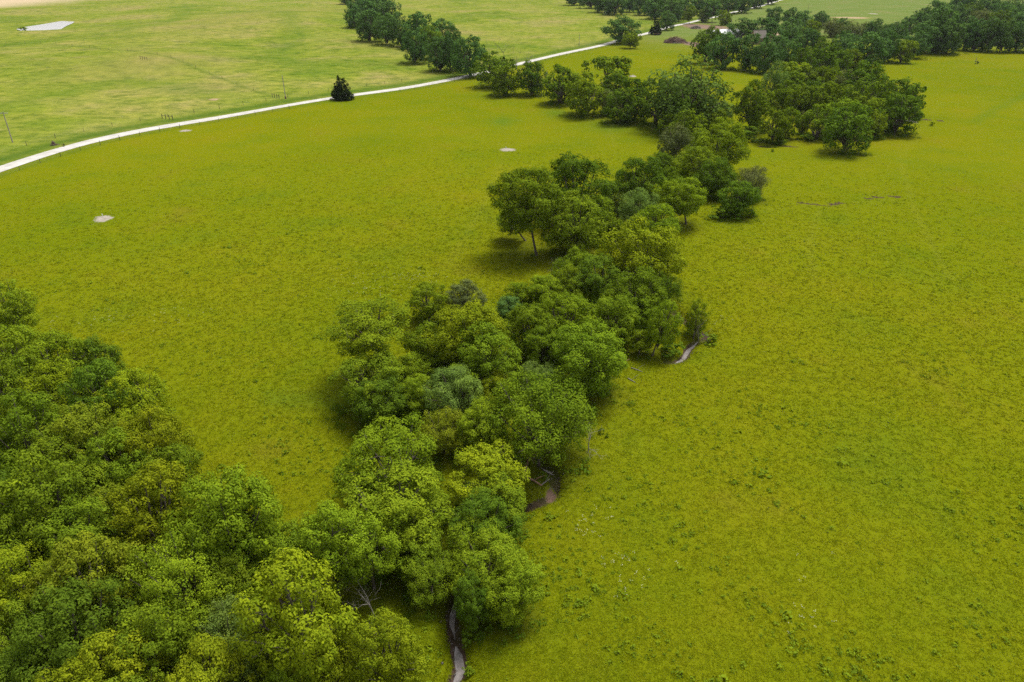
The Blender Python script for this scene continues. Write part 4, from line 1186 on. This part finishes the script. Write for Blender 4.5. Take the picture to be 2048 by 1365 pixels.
# ------------------------------------------------------------------ farmstead
def brush_pile(px, py, wpx, hm, lab, n, seed, mat=M_RUST):
    x, y, z = ground(px, py); d = depth_of(x, y, z); W = wpx * d / FPX / 2
    e = bpy.data.objects.new('brush_pile', None); COL.objects.link(e); e.location = (x, y, z); tag(e, lab, 'brush pile', 'brush piles')
    g = random.Random(seed); mb = MB()
    for i in range(n):
        a = g.uniform(0, 6.28); r = math.sqrt(g.random()) * 0.95
        top = hm * (1 - r * r) * g.uniform(.15, 1.05)
        p = Vector((r * math.cos(a) * W, r * math.sin(a) * W * 0.6, top))
        dd = Vector((g.gauss(0, 1), g.gauss(0, 1), g.gauss(0.2, .5))).normalized() * g.uniform(.6, 1.9)
        mid = p + Vector((g.gauss(0, .15), g.gauss(0, .15), g.gauss(.1, .15)))
        mb.tube([p - dd, mid, p + dd], [0.10, 0.08, 0.02], 4, False)
    mb.obj('branches', mat, e)['kind'] = 'stuff'
    for i in range(7):
        lb = MB(); a = g.uniform(-.6, .6); L = g.uniform(1.5, 3.0)
        lb.tube([(-L / 2, 0, 0), (L / 2, 0, 0.15)], [0.2, 0.13], 7)
        lb.obj('log', M_LOG if i % 2 else M_DEAD, e, (g.uniform(-.7, 1.0) * W, -W * 0.55 - g.uniform(0, 1), 0.2), (0, 0, a))
    # lumpy heap of earth underneath
    hb = crownless(W * 0.85, hm * 0.7, seed); link('earth_core', hb, e, (0, 0, 0))
def crownless(W, hm, seed):
    g = np.random.default_rng(seed); V = []; F = []; n = 20; ring = 6
    for k in range(ring + 1):
        u = k / ring
        for j in range(n):
            t = 6.283 * j / n; rr = W * (1 - u * 0.98) * (1 + 0.12 * g.normal())
            V.append((rr * math.cos(t), rr * 0.6 * math.sin(t), hm * (1 - (1 - u) ** 2) + (0.1 * g.normal() if 0 < k < ring else 0) - (0.2 if k == 0 else 0)))
    for k in range(ring):
        for j in range(n):
            F.append((k * n + j, k * n + (j + 1) % n, (k + 1) * n + (j + 1) % n, (k + 1) * n + j))
    F.append(tuple(ring * n + j for j in range(n)))
    me = bpy.data.meshes.new('earth_core'); me.from_pydata(V, [], F); me.materials.append(M_RUST); me.update()
    return me
brush_pile(1350, 86, 48, 3.6, 'large reddish-brown pile of uprooted branches in front of the barn', 620, 2)
brush_pile(1391, 58, 22, 2.4, 'small grey debris pile on the brown farmyard soil', 240, 6, M_DEAD)

def gable(name, px, py, L, Wd, eave, ridge, rz, lab, cat, wallm, roofm, panels=10, door=True, group=None):
    x, y, z = ground(px, py)
    e = bpy.data.objects.new(name, None); COL.objects.link(e); e.location = (x, y, z); e.rotation_euler = (0, 0, rz)
    tag(e, lab, cat, group)
    a, b = L / 2, Wd / 2
    mb = MB()
    mb.poly([(-a, -b, -.3), (a, -b, -.3), (a, -b, eave), (-a, -b, eave)]); mb.poly([(a, b, -.3), (-a, b, -.3), (-a, b, eave), (a, b, eave)])
    mb.poly([(a, -b, -.3), (a, b, -.3), (a, b, eave), (a, 0, ridge), (a, -b, eave)]); mb.poly([(-a, b, -.3), (-a, -b, -.3), (-a, -b, eave), (-a, 0, ridge), (-a, b, eave)])
    mb.obj('wall', wallm, e)
    sl = math.hypot(b + 0.4, (ridge - eave) * (b + 0.4) / b); ang = math.atan2(ridge - eave, b)
    pw = (L + 0.8) / panels
    for s in (-1, 1):
        pmb = MB()
        vs_ = [(-pw / 2 + .012, 0, 0), (pw / 2 - .012, 0, 0), (pw / 2 - .012, s * sl * math.cos(ang), -sl * math.sin(ang)), (-pw / 2 + .012, s * sl * math.cos(ang), -sl * math.sin(ang))]
        if s < 0: vs_ = vs_[::-1]
        lo = [(v[0], v[1], v[2] - 0.07) for v in vs_]
        pmb.poly(vs_[::-1] if s > 0 else vs_[::-1]); pmb.poly(lo)
        for i in range(4):
            j = (i + 1) % 4; pmb.poly([vs_[i], vs_[j], lo[j], lo[i]])
        me = pmb.mesh('roof_panel', roofm)
        for i in range(panels):
            link('roof_panel', me, e, (-(L + .8) / 2 + pw * (i + .5), 0, ridge + 0.10 + 0.012 * (i % 2)))
    rb = MB(); rb.tube([(-a - .45, 0, ridge + .12), (a + .45, 0, ridge + .12)], [0.13, 0.13], 6); rb.obj('ridge_cap', roofm, e)
    if door:
        db = MB(); db.box((a + 0.03, 0, 1.25), (0.08, min(Wd * .4, 3.2), 3.0)); db.obj('door', M_DARK, e)
        for k in (-1, 0, 1):
            wb = MB(); wb.box((k * L * 0.28, -b - 0.03, eave * 0.55), (1.2, 0.08, 1.0)); wb.obj('window', M_DARK, e)
    return e
gable('barn', 1452, 78, 17, 13, 3.6, 6.0, 0.45, 'long low barn with shining white metal roof', 'barn', M_WALLG, M_ROOFW, 14)
gable('barn_annex', 1430, 77, 9, 9, 3.2, 5.0, 0.45, 'smaller white-roofed barn annex left of the long barn', 'barn', M_WALLG, M_ROOFW, 8, False)
gable('house', 1515, 88, 8, 8.5, 4.0, 8.0, 0.15, 'house with brown-grey shingled roof among the farm trees', 'house', M_TANROOF, M_SHINGLE, 8)
gable('shed', 1548, 82, 9, 7, 2.8, 5.0, 0.9, 'tan-roofed shed right of the forked farm tree', 'shed', M_TANROOF, M_TANROOF, 8, False)

# dark farm trailer by the cedar
def trailer(px, py, lab, s=1.0):
    x, y, z = ground(px, py)
    e = bpy.data.objects.new('farm_trailer', None); COL.objects.link(e); e.location = (x, y, z); e.rotation_euler = (0, 0, 0.3); tag(e, lab, 'trailer')
    mb = MB(); mb.box((0, 0, .85), (4.2 * s, 1.9, .18)); mb.obj('bed', M_DARK, e)
    for k in (-1, 1):
        mb = MB(); mb.box((0, k * .9, 1.2), (4.2 * s, .08, .5)); mb.obj('side_board', M_RUST, e)
        for q in (-.6, .6):
            mb = MB(); mb.tube([(q, k * .82 - .1, .42), (q, k * .82 + .1, .42)], [.42, .42], 12); mb.obj('wheel', M_DARK, e)
    mb = MB(); mb.tube([(2.1 * s, 0, .8), (3.4 * s, 0, .55)], [.07, .06], 6); mb.obj('drawbar', M_DARK, e)
trailer(1314, 71, 'dark farm trailer parked beside the small cedar')

# ------------------------------------------------------------------ thin summer haze
hz, hnt, hb = new_mat('summer_haze')
hnt.nodes.remove(hb)
pv = N(hnt, 'ShaderNodeVolumePrincipled')
pv.inputs['Color'].default_value = (0.86, 0.92, 1.0, 1)
pv.inputs['Density'].default_value = 0.000034
pv.inputs['Anisotropy'].default_value = 0.2
hnt.links.new(pv.outputs[0], hnt.nodes['Material Output'].inputs['Volume'])
mb = MB(); mb.box((0, 0, 24.0), (15000, 15000, 60.0))
kind(mb.obj('haze', hz), 'stuff', 'thin pale summer haze over the fields')
